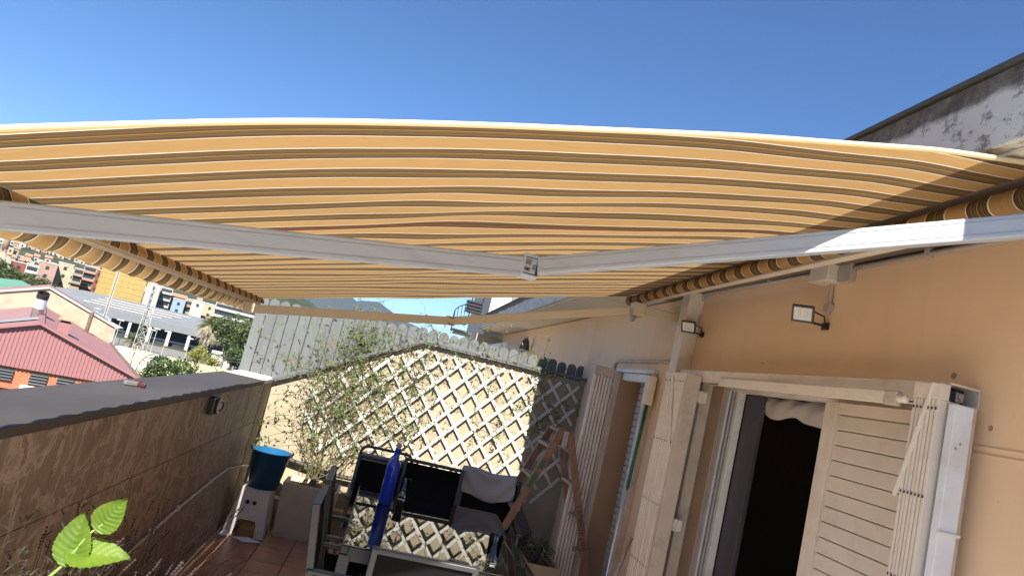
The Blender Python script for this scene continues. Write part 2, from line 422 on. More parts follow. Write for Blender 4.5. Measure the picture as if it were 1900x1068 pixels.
# eave slab
sl = empty('roof_eave', 'concrete roof eave with peeling white paint and dark mossy edge above the house wall', 'eave', (1.4, 2, 2.6))
b = MB().box((1.325, -9, 2.525), (2.6, 13, 2.745)); loc(b.build('slab', [M_fascia], sl, bevel=.006), sl)
b = MB().box((1.313, -9, 2.746), (2.6, 13, 2.762)); loc(b.build('drip_edge', mat('dark_lead_edge', (.06, .06, .062), .6, .2, 20), sl, bevel=.003), sl)
b = MB().box((1.36, -9, 2.513), (XH+.02, 13, 2.5235)); loc(b.build('soffit_board', M_soffit, sl), sl)
# room behind the door
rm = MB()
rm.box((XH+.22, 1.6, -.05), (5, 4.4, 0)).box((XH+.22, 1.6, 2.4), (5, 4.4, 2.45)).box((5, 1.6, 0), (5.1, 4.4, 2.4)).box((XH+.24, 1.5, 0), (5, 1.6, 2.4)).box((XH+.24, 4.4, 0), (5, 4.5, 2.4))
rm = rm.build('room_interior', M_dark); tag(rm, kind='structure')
wdm = mat('dark_brown_wood', (.10, .035, .022), .5, .3, 5, stretch=(1, 8, 1))
wd = empty('wardrobe', 'dark brown wooden wardrobe just visible inside the doorway', 'wardrobe', (3.2, 3.3, 0))
for k in range(4):
    loc(MB().box((3.0, 2.3+k*.5, .05), (3.5, 2.785+k*.5, 2.2)).build('wardrobe_door', wdm, wd, bevel=.004), wd)
    loc(MB().box((2.985, 2.37+k*.5, .15), (2.999, 2.715+k*.5, 2.1)).build('door_panel', wdm, wd, bevel=.006), wd)
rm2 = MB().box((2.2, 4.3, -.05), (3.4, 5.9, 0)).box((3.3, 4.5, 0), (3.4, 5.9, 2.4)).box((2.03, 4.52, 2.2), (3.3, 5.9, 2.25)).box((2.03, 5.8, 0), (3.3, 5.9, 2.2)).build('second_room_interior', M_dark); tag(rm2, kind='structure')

# ------------------------------------------------------------ awning
M_hood = mat('brown_hood_metal', (.17, .13, .1), .5, .1, 6)
aw = empty('awning', 'striped tan and brown retractable awning stretched over the terrace on folding arms', 'awning', (1.5, 2.9, 2.4))
Y0, Y1 = 1.33, 4.655
XR, ZR, XF, ZF = 1.472, 2.455, -.952, 1.816
def lerp(tab, x):
    if x <= tab[0][0]: return tab[0][1]
    for (a, p), (c, q) in zip(tab, tab[1:]):
        if x <= c:
            t = (x-a)/(c-a); return p+(q-p)*t
    return tab[-1][1]
def smooth_tab(tab, x): return (lerp(tab, x-.12)+lerp(tab, x-.04)+lerp(tab, x+.04)+lerp(tab, x+.12))/4
HEM_S = [(-.95, 1.27), (-.8, 1.28), (-.4, 1.305), (.1, 1.305), (.6, 1.29), (.95, 1.24), (1.1, 1.225), (1.3, 1.20), (1.47, 1.15)]   # where the near edge cuts the stripes
SLIP = [(-.95, .02), (-.83, .028), (-.38, .073), (.13, .164), (.6, .198), (.91, .254), (1.1, .265), (1.32, .254), (1.47, .245)]                          # how far the cloth has crept along
def hem_s(x): return smooth_tab(HEM_S, x)
def cloth_y(x, s_): return s_+smooth_tab(SLIP, x)*math.exp(-(s_-1.25)/1.1)*(1-max(0, (s_-1.3)/(Y1-1.3))**2)
def hem_y(x): return cloth_y(x, hem_s(x))
def weave(o, vals):
    a = o.data.attributes.new('weave', 'FLOAT', 'POINT'); a.data.foreach_set('value', vals)
def fab_z(x, y):
    t = max(0, min(1, (x-XF)/(XR-XF))); z = ZF+(ZR+.04*(Y1-y)/3.3-ZF)*t
    s = math.sin(PI*t)
    A = smooth_tab([(XF-.2, 0), (XF, 0), (-.35, .072), (.1, .108), (.75, .108), (1.1, .09), (1.3, .06), (1.40, .02), (1.472, .0), (1.7, 0)], x)
    z += A*math.exp(-(y-1.38)/1.05)-.012*s*math.exp(-((y-3.4)/.8)**2)
    z += min(1, max(0, (y-1.5)/.5))*.005*math.sin(9*y+2.2*x)*s+min(1, max(0, (y-1.5)/.5))*(.0035*math.sin(17*y+4.3*x+math.sin(5*x))*s+.002*math.sin(7*x+2*math.sin(4*y))*s)
    return z
nx, ny = 60, 240
vs = []; fs = []; wv = []
for i in range(nx+1):
    x = XF+(XR-XF)*i/nx; h0 = hem_s(x)
    for j in range(ny+1):
        s_ = h0+(Y1-h0)*j/ny; y = cloth_y(x, s_); vs.append((x, y, fab_z(x, y))); wv.append(s_)
for i in range(nx):
    for j in range(ny):
        a = i*(ny+1)+j; fs.append((a, a+ny+1, a+ny+2, a+1))
b = MB(); b.v = vs; b.f = fs; b.m = [0]*len(fs)
fabric = loc(b.build('canopy_cloth', M_fabric, aw, smooth=True, fix=False), aw); weave(fabric, wv)
b = MB()
sec = [(.006, .0035), (.013, -.006), (.022, -.020), (.020, -.034)]
for j in range(ny+1):
    y = Y0+(Y1-Y0)*j/ny
    for sx_, sz_ in sec: b.v.append((XF-.004+sx_, y, ZF-.002+sz_))
for j in range(ny):
    for k in range(3):
        a = j*4+k; b.f.append((a, a+1, a+5, a+4)); b.m.append(0)
weave(loc(b.build('cloth_fold', M_fabric_v, aw, smooth=True, fix=False), aw), [v[1] for v in b.v])
XS = [XF+(XR-XF)*i/40 for i in range(41)]
M_hem = leafmat('cream_hem', (.85, .74, .5), (.9, .8, .55), .5)
loc(MB().tube([(x, hem_y(x)-.002, fab_z(x, hem_y(x))) for x in XS], .0068, 6).build('near_hem', M_hem, aw, smooth=True), aw)
loc(MB().tube([(x, Y1+.002, fab_z(x, Y1)) for x in XS], .004, 6).build('far_hem', M_hem, aw, smooth=True), aw)
b = MB()
for k, s_ in enumerate((2.262, 2.290)):
    loc(MB().tube([(x, cloth_y(x, s_), fab_z(x, cloth_y(x, s_))-.0012) for x in XS], .0016, 4).build('seam_stitch', mat('seam_thread', (.30, .09, .05), .8) if k == 0 else bpy.data.materials['seam_thread'], aw), aw)
# front profile
for nm, a_, c_ in (('front_bar', (-1.016, 1.0, 1.786), (-.960, 4.69, 1.812)), ('bar_outer_lip', (-1.012, 1.0, 1.766), (-.986, 4.69, 1.785)), ('bar_inner_lip', (-.980, 1.0, 1.769), (-.958, 4.69, 1.785))):
    loc(MB().box(a_, c_).build(nm, M_armtan, aw, bevel=.003), aw)
loc(MB().box((-1.018, 4.692, 1.74), (-.955, 4.704, 1.818)).build('end_cap', M_armtan, aw, bevel=.004), aw)
# valance
b = MB(); NV = 900; K = 9
for j in range(NV+1):
    y = 1.02+(4.67-1.02)*j/NV
    wob = .008*math.sin(y*38.1+.6)+.003*math.sin(y*17)
    for k in range(K+1):
        t = k/K; a = t*1.25
        x = -1.018-.045*(1-math.cos(a))-wob*t*.9; z = 1.775-.050*math.sin(a)-.011*t+wob*t*.4
        b.v.append((x, y, z))
for j in range(NV):
    for k in range(K):
        a = j*(K+1)+k; b.f.append((a, a+1, a+K+2, a+K+1)); b.m.append(0)
weave(loc(b.build('valance', M_fabric_v, aw, smooth=True, fix=False), aw), [v[1]-.02 for v in b.v])
loc(MB().tube([b.v[j*(K+1)+K] for j in range(0, NV+1, 2)], .002, 5).build('valance_trim', M_hem, aw), aw)
# roller, hood, brackets
b = MB(); NR = 28
for j in range(2):
    y = (.9, 4.66)[j]
    for k in range(NR): t = 2*PI*k/NR; b.v.append((1.497+.032*math.cos(t), y, 2.428+.03*(1-j)+.032*math.sin(t)))
for k in range(NR): b.f.append((k, (k+1) % NR, NR+(k+1) % NR, NR+k)); b.m.append(0)
b.f.append(tuple(range(NR))); b.f.append(tuple(range(NR, 2*NR))); b.m += [0, 0]
weave(loc(b.build('cloth_roller', M_fabric_v, aw, smooth=False), aw), [v[1] for v in b.v])
loc(MB().box((1.47, .8, 2.500), (1.79, 4.67, 2.509)).build('roller_hood', M_hood, aw), aw)
loc(MB().box((1.56, .9, 2.430), (1.60, 4.65, 2.462)).build('square_bar', M_beigealu, aw, bevel=.003), aw)
loc(MB().lathe([(.0, 0), (.037, 0), (.038, .008), (.018, .012), (0, .012)], (1.497, 4.663, 2.428), 20, Matrix.Rotation(-PI/2, 3, 'X')).build('end_cap', M_armtan, aw, bevel=.001), aw)
for yb in (1.32, 4.45):
    br = loc(MB().box((1.45, yb-.05, 2.30), (1.53, yb+.05, 2.392)).box((1.53, yb-.03, 2.335), (1.795, yb+.03, 2.383)).box((1.79, yb-.07, 2.28), (1.799, yb+.07, 2.45)).build('shoulder_bracket', M_armtan, aw, bevel=.006), aw)
    loc(MB().lathe([(.016, 0), (.016, .13), (.009, .14)], (1.468, yb, 2.262), 12, capt=True).build('pivot_pin', M_steel, br, smooth=False), aw)
    loc(MB().box((1.455, yb-.028, 2.276), (1.487, yb+.028, 2.298)).build('spring_block', M_steel, br, bevel=.003), aw)
def arm(pts, w_, h_, mats):
    a, e, c = [Vector(p) for p in pts]
    for p, q, hh, nm in ((a, e, h_[0], 'upper_arm'), (e, c, h_[1], 'forearm')):
        d = (q-p).normalized(); s_ = .038 if mats[0] is M_arm else .008
        if nm == 'upper_arm': m_ = loc(MB().bar(p, q-d*s_, w_, hh).build(nm, mats[0], aw, bevel=.005), aw)
        else: m_ = loc(MB().bar(p+d*.01, q, w_, hh).build(nm, mats[0], aw, bevel=.005), aw)
        r = d.cross(Vector((0, 0, 1))).normalized()
        if r.y > 0: r = -r
        uu = r.cross(d).normalized()
        if uu.z < 0: uu = -uu
        for fz in (-.27, .29):
            g = MB().bar(p+d*.03+r*(w_/2+.0002)+uu*hh*fz, q-d*.05+r*(w_/2+.0002)+uu*hh*fz, .0012, .0018)
            loc(g.build('groove', M_steel if mats[0] is M_arm else mats[0], m_), aw)
    jo = loc(MB().lathe([(.0, -h_[1]*.56), (w_*.75, -h_[1]*.56), (w_*.78, -h_[1]*.5), (w_*.78, h_[1]*.5), (w_*.75, h_[1]*.56), (0, h_[1]*.56)], e, 18).build('elbow_joint', M_steel if mats[0] is M_arm else mats[0], aw, bevel=.002), aw)
    for fz in (-.36, .36):
        loc(MB().lathe([(w_*.80, -.003), (w_*.80, .003)], e+Vector((0, 0, fz*h_[1])), 18, capt=True).build('joint_collar', M_black, jo), aw)
    if mats[0] is M_arm:
        hs_ = loc(MB().box((e.x-.030, e.y-.034, e.z-.040), (e.x+.032, e.y+.03, e.z+.042)).build('joint_housing', M_arm, aw, bevel=.006), aw)
        loc(MB().box((e.x+.019, e.y-.0352, e.z-.026), (e.x+.029, e.y-.0335, e.z+.026)).build('joint_gap', M_black, hs_), aw)
        for zz in (-.027, .028): loc(MB().box((e.x-.022, e.y-.0352, e.z+zz-.0015), (e.x+.029, e.y-.0335, e.z+zz+.0015)).build('joint_groove', M_black, hs_), aw)
        for kx, kz, sx_, sz_, m_ in ((-.010, .012, .021, .018, M_hood), (-.010, -.013, .021, .014, M_hood), (-.010, -.013, .010, .008, M_steel), (.011, .016, .012, .006, M_steel), (.013, .004, .013, .006, M_hood), (.012, -.006, .013, .006, M_hood), (.011, -.017, .012, .007, M_steel)):
            loc(MB().box((e.x+kx-sx_/2, e.y-.0375, e.z+kz-sz_/2), (e.x+kx+sx_/2, e.y-.033, e.z+kz+sz_/2)).build('chain_link', m_, hs_, bevel=.001), aw)
arm([(1.545, 1.375, 2.373), (.352, 2.274, 2.057), (-.965, 1.65, 1.747)], .034, (.061, .068), [M_arm])
arm([(1.445, 4.47, 2.327), (.281, 4.646, 1.973), (-.965, 4.49, 1.732)], .034, (.056, .055), [M_armtan])
for yb in (4.49, 1.62):
    loc(MB().box((-1.01, yb-.04, 1.70), (-.955, yb+.04, 1.768)).build('front_bracket', M_armtan, aw, bevel=.004), aw)

# ------------------------------------------------------------ wiring and floodlights on the house wall
cd_ = MB().tube([(1.787, .2, 2.475), (1.787, 1.83, 2.478), (1.787, 2.70, 2.483)], .011).tube([(1.787, 2.90, 2.487), (1.787, 3.9, 2.497), (1.787, 4.06, 2.497), (1.787, 4.10, 2.482), (1.787, 4.112, 2.44), (1.787, 4.105, 2.30)], .010)
conduit = tag(cd_.build('cable_conduit', M_greycable, smooth=True), 'thin pipe of electric cable running along the top of the ochre wall', 'conduit')
for y in (2.2, 3.3, 3.75): MB().box((1.77, y-.008, 2.466+(y-2)*.012), (1.80, y+.008, 2.50)).build('pipe_clip', M_greycable, conduit)
jb = MB().box((1.725, 2.71, 2.425), (1.799, 2.85, 2.53)).build('junction_box', M_beigealu, bevel=.004)
tag(jb, 'square beige electrical box on the cable pipe above the larger floodlight', 'junction box')
MB().lathe([(.0, 0), (.03, 0), (.03, .012), (.015, .014), (0, .014)], (1.79, 2.66, 2.46), 14, Matrix.Rotation(-PI/2, 3, 'Y')).box((1.77, 2.62, 2.42), (1.799, 2.70, 2.50)).build('round_gland', M_greycable, jb, bevel=.002)
def flood(y, z, s, label, x=1.66):
    root = empty('floodlight', label, 'floodlight', (1.8, y, z), 0, 'LED floodlights on the ochre wall')
    # body tilted down and out
    M = Matrix.Translation((x, y-.0, z)) @ Matrix.Rotation(math.radians(48), 4, 'Z') @ Matrix.Rotation(math.radians(-28), 4, 'Y')
    M = M.to_4x4()
    def b_(a, c): return MB().box(a, c, M)
    # face normal = local -x
    body = b_((-.012*s, -.075*s, -.062*s), (.014*s, .075*s, .062*s)).build('lamp_housing', M_black, None, bevel=.004*s)
    body.parent = root; loc(body, root)
    rim = MB()
    for a, c in (((-.018*s, -.075*s, -.062*s), (-.010*s, .075*s, -.048*s)), ((-.018*s, -.075*s, .048*s), (-.010*s, .075*s, .062*s)), ((-.018*s, -.075*s, -.048*s), (-.010*s, -.062*s, .048*s)), ((-.018*s, .062*s, -.048*s), (-.010*s, .075*s, .048*s))):
        rim.box(a, c, M)
    loc(rim.build('bezel', M_black, root, bevel=.001), root)
    gl = loc(b_((-.0145*s, -.061*s, -.047*s), (-.0125*s, .061*s, .047*s)).build('lamp_glass', M_white, root), root)
    ld = MB()
    for i in range(5):
        for j in range(4): ld.box((-.016*s, (-.035+i*.015)*s, (-.025+j*.015)*s), (-.0148*s, (-.027+i*.015)*s, (-.017+j*.015)*s), M)
    loc(ld.build('led_array', M_led, gl), root)
    fins = MB()
    for i in range(6): fins.box((.014*s, (-.05+i*.02)*s, -.05*s), (.030*s, (-.046+i*.02)*s, .05*s), M)
    loc(fins.build('cooling_fins', M_black, root), root)
    loc(MB().tube([(x+.012, y, z-.035*s), (x+.05, y-.01, z-.05*s), (1.795, y-.01, z-.05*s)], .009*s).box((1.788, y-.04*s, z-.075*s), (1.799, y+.03*s, z-.025*s)).tube([(x+.01, y, z+.03), (1.78, y-.005, z+.01), (1.787, y-.01, z-.03)], .004).build('mount_arm', M_black, root), root)
    return root
f1 = flood(2.77, 2.262, .62, 'larger black LED floodlight hanging below the square electrical box', 1.68)
loc(MB().tube([(1.787, 2.76, 2.43), (1.787, 2.755, 2.28)], .009).box((1.775, 2.735, 2.30), (1.799, 2.775, 2.33)).build('supply_cable', M_greycable, f1, smooth=False), f1)
f2 = flood(4.03, 2.262, .60, 'smaller looking black floodlight beside the beige post, at the bend of the cable pipe', 1.70)

# beige post between window and door
pst = MB().box((1.70, 4.10, 1.96), (1.799, 4.22, 2.52)).build('wall_post', M_beigealu, bevel=.003)
tag(pst, 'tall beige square post fixed to the wall between the narrow window and the door', 'post')
MB().box((1.695, 4.09, 1.955), (1.799, 4.23, 1.975)).build('post_collar', M_beigealu, pst, bevel=.002)

# ------------------------------------------------------------ sliding folding grilles of door and window
def holes(b, x, ys, z):
    for y in ys: b.box((x-.0010, y-.0022, z-.0045), (x+.0006, y+.0022, z+.0045))
sb = empty('folded_grille', 'folded beige metal security grille standing under the post beside the big door', 'security grille', (1.63, 3.8, 0))
n = 9
for k in range(n):
    y0 = 3.68+k*.031
    b = MB().box((1.592+random.uniform(0, .003), y0+.0035, .02), (1.66, y0+.030, 1.945)); loc(b.build('grille_slat', M_beigealu, sb, bevel=.003), sb)
b = MB()
for z in (1.90, 1.55, 1.20, .86, .5): holes(b, 1.591, [3.695+k*.031 for k in range(n)], z)
loc(b.build('link_slots', M_black, sb, kind='stuff'), sb)
loc(MB().box((1.588, 3.665, 1.925), (1.664, 3.965, 1.95)).build('top_cap', M_beigealu, sb, bevel=.002), sb)
loc(MB().box((1.590, 3.640, .02), (1.672, 3.676, 1.948)).build('end_post', M_beigedk, sb, bevel=.003), sb)
b = MB().bar((1.589, 3.86, 1.94), (1.588, 3.70, 1.52), .022, .003, (1, 0, 0)); loc(b.build('flat_stay', M_beigealu, sb), sb)
for z in (1.80, 1.08): loc(MB().lathe([(.009, 0), (.009, .07)], (1.705, 3.68, z), 10, capt=True).box((1.67, 3.676, z+.005), (1.74, 3.684, z+.065)).build('hinge', M_beigealu, sb), sb)
jm = MB().box((1.735, 3.74, 0), (1.798, 3.88, 1.985)).build('door_side_frame', M_beigedk, bevel=.003)
tag(jm, 'upright beige steel frame strip with screw heads beside the door opening', 'door frame')
b = MB()
for z in (1.84, 1.25, .7): b.lathe([(.006, 0), (.006, .003)], (1.735, 3.81, z), 8, Matrix.Rotation(-PI/2, 3, 'Y'), capt=True)
b.build('screw_head', M_black, jm)

tb = empty('grille_track', 'beige box rail above the door with an open end', 'rail', (1.74, 2.9, 1.95))
b = MB()
zt, zb_, xo, xi = 1.985, 1.925, 1.685, 1.797
b.box((xo, 1.90, zt-.006), (xi, 3.98, zt)).box((xo, 1.90, zb_), (xo+.004, 3.98, zt-.006)).box((xi-.004, 1.90, zb_), (xi, 3.98, zt-.006)).box((xo, 1.90, zb_-.004), (xo+.03, 3.98, zb_)).box((xi-.03, 1.90, zb_-.004), (xi, 3.98, zb_))
loc(b.build('box_rail', M_beigealu, tb, bevel=.0015), tb)
loc(MB().box((1.69, 1.96, 1.93), (1.79, 3.97, 1.975)).build('rail_dark_fill', M_black, tb), tb)  # black block painted for the shade inside the hollow rail
loc(MB().box((1.725, 1.915, 1.932), (1.752, 1.955, 1.962)).tube([(1.74, 1.91, 1.95), (1.74, 1.95, 1.95)], .011).box((1.73, 1.92, 1.90), (1.745, 1.94, 1.935)).build('trolley_wheel', M_steel, tb, bevel=.002), tb)
hr = empty('hanging_cover_rail', 'long beige cover strip hanging at a slight slant across the top of the door', 'cover strip', (1.68, 2.8, 1.92))
b = MB().bar((1.688, 3.44, 1.926), (1.645, 2.12, 1.915), .02, .042); loc(b.build('cover_strip', M_beigealu, hr, bevel=.002), hr)
loc(MB().bar((1.647, 2.125, 1.915), (1.644, 2.06, 1.914), .026, .05).build('end_socket', M_beigedk, hr, bevel=.006), hr)
loc(MB().lathe([(.014, 0), (.015, .004), (.014, .03), (.006, .038)], (1.644, 2.058, 1.914), 14, Matrix.Rotation(PI/2, 3, 'X'), capt=True).build('end_plug', M_beigealu, hr, smooth=False), hr)

sc = empty('folded_grille', 'folded beige grille at the near side of the door with a diagonal strap across it', 'security grille', (1.7, 1.95, 0))
for k in range(7):
    y0 = 1.902+k*.0155
    b = MB().box((1.655+random.uniform(0, .002), y0+.003, .02), (1.78, y0+.0145, 1.925)); loc(b.build('grille_slat', M_beigealu, sc, bevel=.002), sc)
b = MB()
for z in (1.895, 1.62, 1.36): holes(b, 1.654, [1.909+k*.0155 for k in range(7)], z)
loc(b.build('link_slots', M_black, sc, kind='stuff'), sc)
loc(MB().box((1.652, 1.895, 1.925), (1.684, 2.01, 1.975)).build('top_plate', M_beigealu, sc, bevel=.002), sc)
loc(MB().bar((1.651, 1.925, 1.975), (1.648, 2.02, 1.60), .003, .016, (1, 0, 0)).build('diagonal_stay', M_beigealu, sc), sc)
loc(MB().box((1.680, 1.86, .02), (1.745, 1.89, 1.918)).build('white_end_profile', mat('bluish_white_panel', (.70, .73, .78), .4, .05, 9, dirt=(.6, .6, .6), dirt_scale=5), sc, bevel=.003), sc)
loc(MB().box((1.675, 1.852, 1.525), (1.75, 1.862, 1.533)).build('joint_strip', M_white, sc), sc)
b = MB()
for y_, z_ in ((1.712, 1.80), (1.698, 1.785)):
    b.box((y_-.003, 1.8585, z_-.004), (y_+.003, 1.86, z_+.004))
loc(b.build('square_mark', M_steel, sc), sc)
loc(MB().box((1.746, 1.87, .02), (1.765, 1.9, 1.92)).build('edge_profile', M_beigedk, sc, bevel=.002), sc)

# door frame, shutter, curtain
df = empty('door_frame', 'white aluminium sliding door frame with dark room behind', 'door frame', (2.0, 3.9, 0))
b = MB().box((1.985, 3.90, 0), (2.01, 3.965, 1.93)).box((1.995, 3.80, 0), (2.04, 3.896, 1.93)); loc(b.build('frame_jamb', M_white, df, bevel=.003), df)
b = MB().box((1.99, 3.83, 0), (1.994, 3.84, 1.93)).box((1.99, 3.87, 0), (1.994, 3.88, 1.93)); loc(b.build('jamb_groove', M_steel, df), df)
loc(MB().box((1.985, 2.03, 1.925), (2.06, 3.965, 1.953)).build('frame_head', M_white, df, bevel=.002), df)
loc(MB().box((2.045, 3.62, 0), (2.075, 3.80, 1.92)).build('dark_leaf_edge', mat('grey_plum_door_edge', (.07, .065, .075), .5, .1, 4), df, bevel=.003), df)
b = MB(); NN = 60
for i in range(NN+1):
    t = i/NN; y = 3.74-.80*t
    sw = abs(math.sin(PI*2*t)); dep = .11*(.72+.28*sw)+(.02*t)
    for k in range(13):
        u = k/12
        b.v.append((2.09-.02*math.sin(u*PI)+.004*math.sin(9*t*PI+u*5), y, 1.925-dep*u+.004*math.sin(20*t+u*6)))
for i in range(NN):
    for k in range(12): a = i*13+k; b.f.append((a, a+1, a+14, a+13)); b.m.append(0)
cur = b.build('curtain_valance', M_curtain, smooth=True, fix=False); tag(cur, 'gathered off white curtain swag at the top of the dark doorway', 'curtain')
sh = empty('sliding_shutter', 'beige louvred sliding shutter half covering the door', 'shutter', (1.95, 2.5, 0))
loc(MB().box((1.925, 2.78, .03), (1.962, 2.865, 1.918)).build('stile', M_beigealu, sh, bevel=.003), sh)
loc(MB().box((1.925, 2.04, .03), (1.962, 2.10, 1.918)).build('stile', M_beigealu, sh, bevel=.003), sh)
loc(MB().box((1.93, 2.10, 1.868), (1.958, 2.78, 1.918)).build('head_rail', M_beigealu, sh, bevel=.002), sh)
loc(MB().box((1.952, 2.10, .03), (1.958, 2.78, 1.87)).build('backing', M_beigedk, sh), sh)
z = 1.862; k = 0
while z > .1:
    b = MB().prism([(1.944, 2.10, z), (1.936, 2.10, z-.059), (1.944, 2.10, z-.0625), (1.951, 2.10, z-.002)], (0, .68, 0))
    loc(b.build('louvre', M_beigealu, sh, bevel=.0015), sh); z -= .0665

# narrow window / door further along the wall
wn = empty('narrow_window', 'narrow white framed window opening with a louvred shutter inside, by the leaning broom pole', 'window', (1.8, 5.0, 0))
loc(MB().box((1.76, 4.62, 1.958), (1.80, 5.46, 1.985)).build('frame_head', M_white, wn, bevel=.002), wn)
loc(MB().box((1.775, 4.70, 1.895), (1.85, 5.30, 1.953)).build('white_lintel_box', M_white, wn, bevel=.003), wn)
loc(MB().box((1.765, 4.615, 0), (1.799, 4.655, 1.957)).build('frame_jamb', M_beigedk, wn, bevel=.002), wn)
loc(MB().box((1.765, 5.42, 0), (1.799, 5.50, 1.957)).build('frame_jamb', M_beigedk, wn, bevel=.002), wn)
z = 1.93; M_lv = mat('pale_grey_louvre', (.52, .50, .47), .5, .05, 8)
loc(MB().box((1.962, 4.68, .02), (1.967, 5.34, 1.94)).build('backing', M_beigedk, wn), wn)
while z > .06:
    b = MB().box((1.945, 4.69, z-.050), (1.961, 5.33, z-.006)); loc(b.build('louvre', M_lv, wn, bevel=.004), wn); z -= .053
loc(MB().box((1.87, 4.98, .02), (1.90, 5.03, 1.94)).build('inner_stile', M_white, wn, bevel=.002), wn)
lb = MB().box((1.80, 4.74, 1.88), (1.84, 4.80, 1.945)).box((1.80, 4.66, 1.90), (1.82, 4.74, 1.93)).build('rail_end_fitting', M_black, wn, bevel=.004); loc(lb, wn)
mp_ = tag(MB().tube([(1.75, 5.62, 1.6), (1.787, 5.62, 1.95), (1.787, 5.61, 2.03), (1.787, 5.55, 2.052), (1.787, 4.3, 2.052)], .013).build('water_pipe', M_beigedk, smooth=True), 'beige pipe bending over the top of the narrow window', 'pipe')
pl = empty('broom_pole', 'long green and silver telescopic pole leaning in the narrow window', 'pole', (1.72, 4.6, 0))
loc(MB().tube([(1.745, 4.58, 1.735), (1.70, 4.50, 1.16)], .012, 12).build('green_grip', M_green, pl, smooth=True), pl)
loc(MB().tube([(1.70, 4.50, 1.16), (1.60, 4.33, .02)], .009, 12).build('silver_tube', mat('bright_aluminium', (.75, .75, .75), .25, .03, 10, metal=.8), pl, smooth=True), pl)
loc(MB().box((1.72, 4.56, 1.735), (1.775, 4.64, 1.94)).build('pole_head', M_beigealu, pl, bevel=.006), pl)
ga = empty('folded_grille', 'open folded white grille of upright slats standing by the trellis', 'security grille', (1.6, 5.5, 0))
for k in range(6):
    x0 = 1.588+k*.0275
    b = MB().box((x0+.003, 5.47+random.uniform(-.002, .002), .02), (x0+.0245, 5.51, 1.90)); loc(b.build('grille_slat', M_beigealu, ga, bevel=.003), ga)
loc(MB().box((1.583, 5.462, 1.90), (1.755, 5.518, 1.975)).build('top_cap', M_beigedk, ga, bevel=.003), ga)
loc(MB().box((1.755, 5.455, .02), (1.80, 5.52, 1.972)).build('end_post', M_beigedk, ga, bevel=.003), ga)
b = MB()
for z in (1.75, 1.15, .75): b.lathe([(.006, 0), (.006, .003)], (1.775, 5.455, z), 8, Matrix.Rotation(PI/2, 3, 'X'), capt=True)
loc(b.build('screw_head', M_black, ga), ga)
gh = tag(MB().tube([(1.70, 4.25, .9), (1.62, 4.2, .62), (1.66, 4.1, .35), (1.70, 4.0, .1)], .012).build('grey_hose', M_greycable, smooth=True), 'grey hose hanging down beside the folded grille under the post', 'hose')

# ------------------------------------------------------------ things on the parapet
sk = empty('wall_socket', 'round outdoor socket box with a pale face on the tiled parapet', 'socket', (-1.04, 4.5, 1.1))
Mx = Matrix.Rotation(PI/2, 3, 'Y')
loc(MB().lathe([(.052, 0), (.052, .05), (.048, .056)], (-1.038, 4.47, 1.105), 24, Mx, capt=True).box((-1.038, 4.415, 1.05), (-.995, 4.47, 1.15)).build('socket_box', M_black, sk, bevel=.003), sk)
loc(MB().lathe([(.046, 0), (.046, .004), (.04, .006)], (-.983, 4.47, 1.105), 24, Mx, capt=True).build('socket_face', M_socket, sk, bevel=.001), sk)
loc(MB().tube([(-.974, 4.445, 1.135), (-.965, 4.48, 1.128), (-.965, 4.49, 1.095), (-.974, 4.46, 1.08)], .005).build('flip_catch', M_black, sk), sk)
hs = MB().tube([(-1.022, 3.4, .40), (-1.022, 3.96, .46), (-1.022, 4.38, .495), (-1.022, 4.7, .51), (-1.022, 5.05, .53), (-1.02, 5.5, .545), (-1.02, 5.9, .50), (-1.0, 6.2, .46)], .009)
hs = tag(hs.build('wall_cable', M_greycable, smooth=True), 'thin pale cable clipped along the tiled parapet', 'cable')
for y, z in ((3.96, .46), (4.38, .495), (5.05, .53)): MB().box((-1.037, y-.008, z-.014), (-1.009, y+.008, z+.014)).build('cable_clip', M_socket, hs)
tl = empty('lost_tool', 'small grey and dark red tool lying on the slate coping', 'tool', (-1.25, 3.74, 1.2))
loc(MB().bar((-1.285, 3.70, 1.214), (-1.235, 3.75, 1.214), .024, .022).build('grey_body', M_steel, tl, bevel=.004), tl)
loc(MB().bar((-1.238, 3.745, 1.214), (-1.195, 3.74, 1.214), .02, .02).bar((-1.262, 3.74, 1.226), (-1.225, 3.76, 1.226), .012, .014).build('red_grip', M_red, tl, bevel=.004), tl)

# ------------------------------------------------------------ stool, bucket, planters
st = empty('step_stool', 'off white plastic step stool with two round holes standing by the parapet', 'stool', (-.83, 5.95, 0))
def frust(z, s=1):  # rectangle at height z
    t = z/.365; hx = .165-.045*t; hy_ = .15-.04*t
    return hx, hy_
cx, cy = -.83, 5.95
b = MB()
def P(x, z, side):
    hx, h2 = frust(z); return (cx+x, cy-side*h2, z)
hx0, _ = frust(0); hxt, _ = frust(.36)
for side in (1, -1):
    outer = [(-hx0, 0), (-.085, 0), (-.075, .10), (-.06, .125), (.06, .125), (.075, .10), (.085, 0), (hx0, 0), (hxt, .36), (-hxt, .36)]
    b.prism([P(x, z, side) for x, z in outer], (0, .012*side, 0))
for side in (1, -1):
    h0 = frust(0); ht = frust(.36)
    outer = [(-h0[1], 0), (-.075, 0), (-.06, .10), (.06, .10), (.075, 0), (h0[1], 0), (ht[1], .36), (-ht[1], .36)]
    b.prism([(cx+side*frust(z)[0], cy+y, z) for y, z in outer], (-.012*side, 0, 0))
b.box((cx-.121, cy-.111, .355), (cx+.121, cy+.111, .372))
loc(b.build('stool_body', M_stool, st, bevel=.004), st)
for dx in (-.035, .02):
    h2 = frust(.26)[1]
    loc(MB().lathe([(.016, 0), (.016, .004)], (cx+dx, cy-h2-.002, .262), 16, Matrix.Rotation(PI/2, 3, 'X'), capt=True).build('dark_hole_disc', M_dark, st), st)  # dark disc on the front, painted for the shade inside a hole
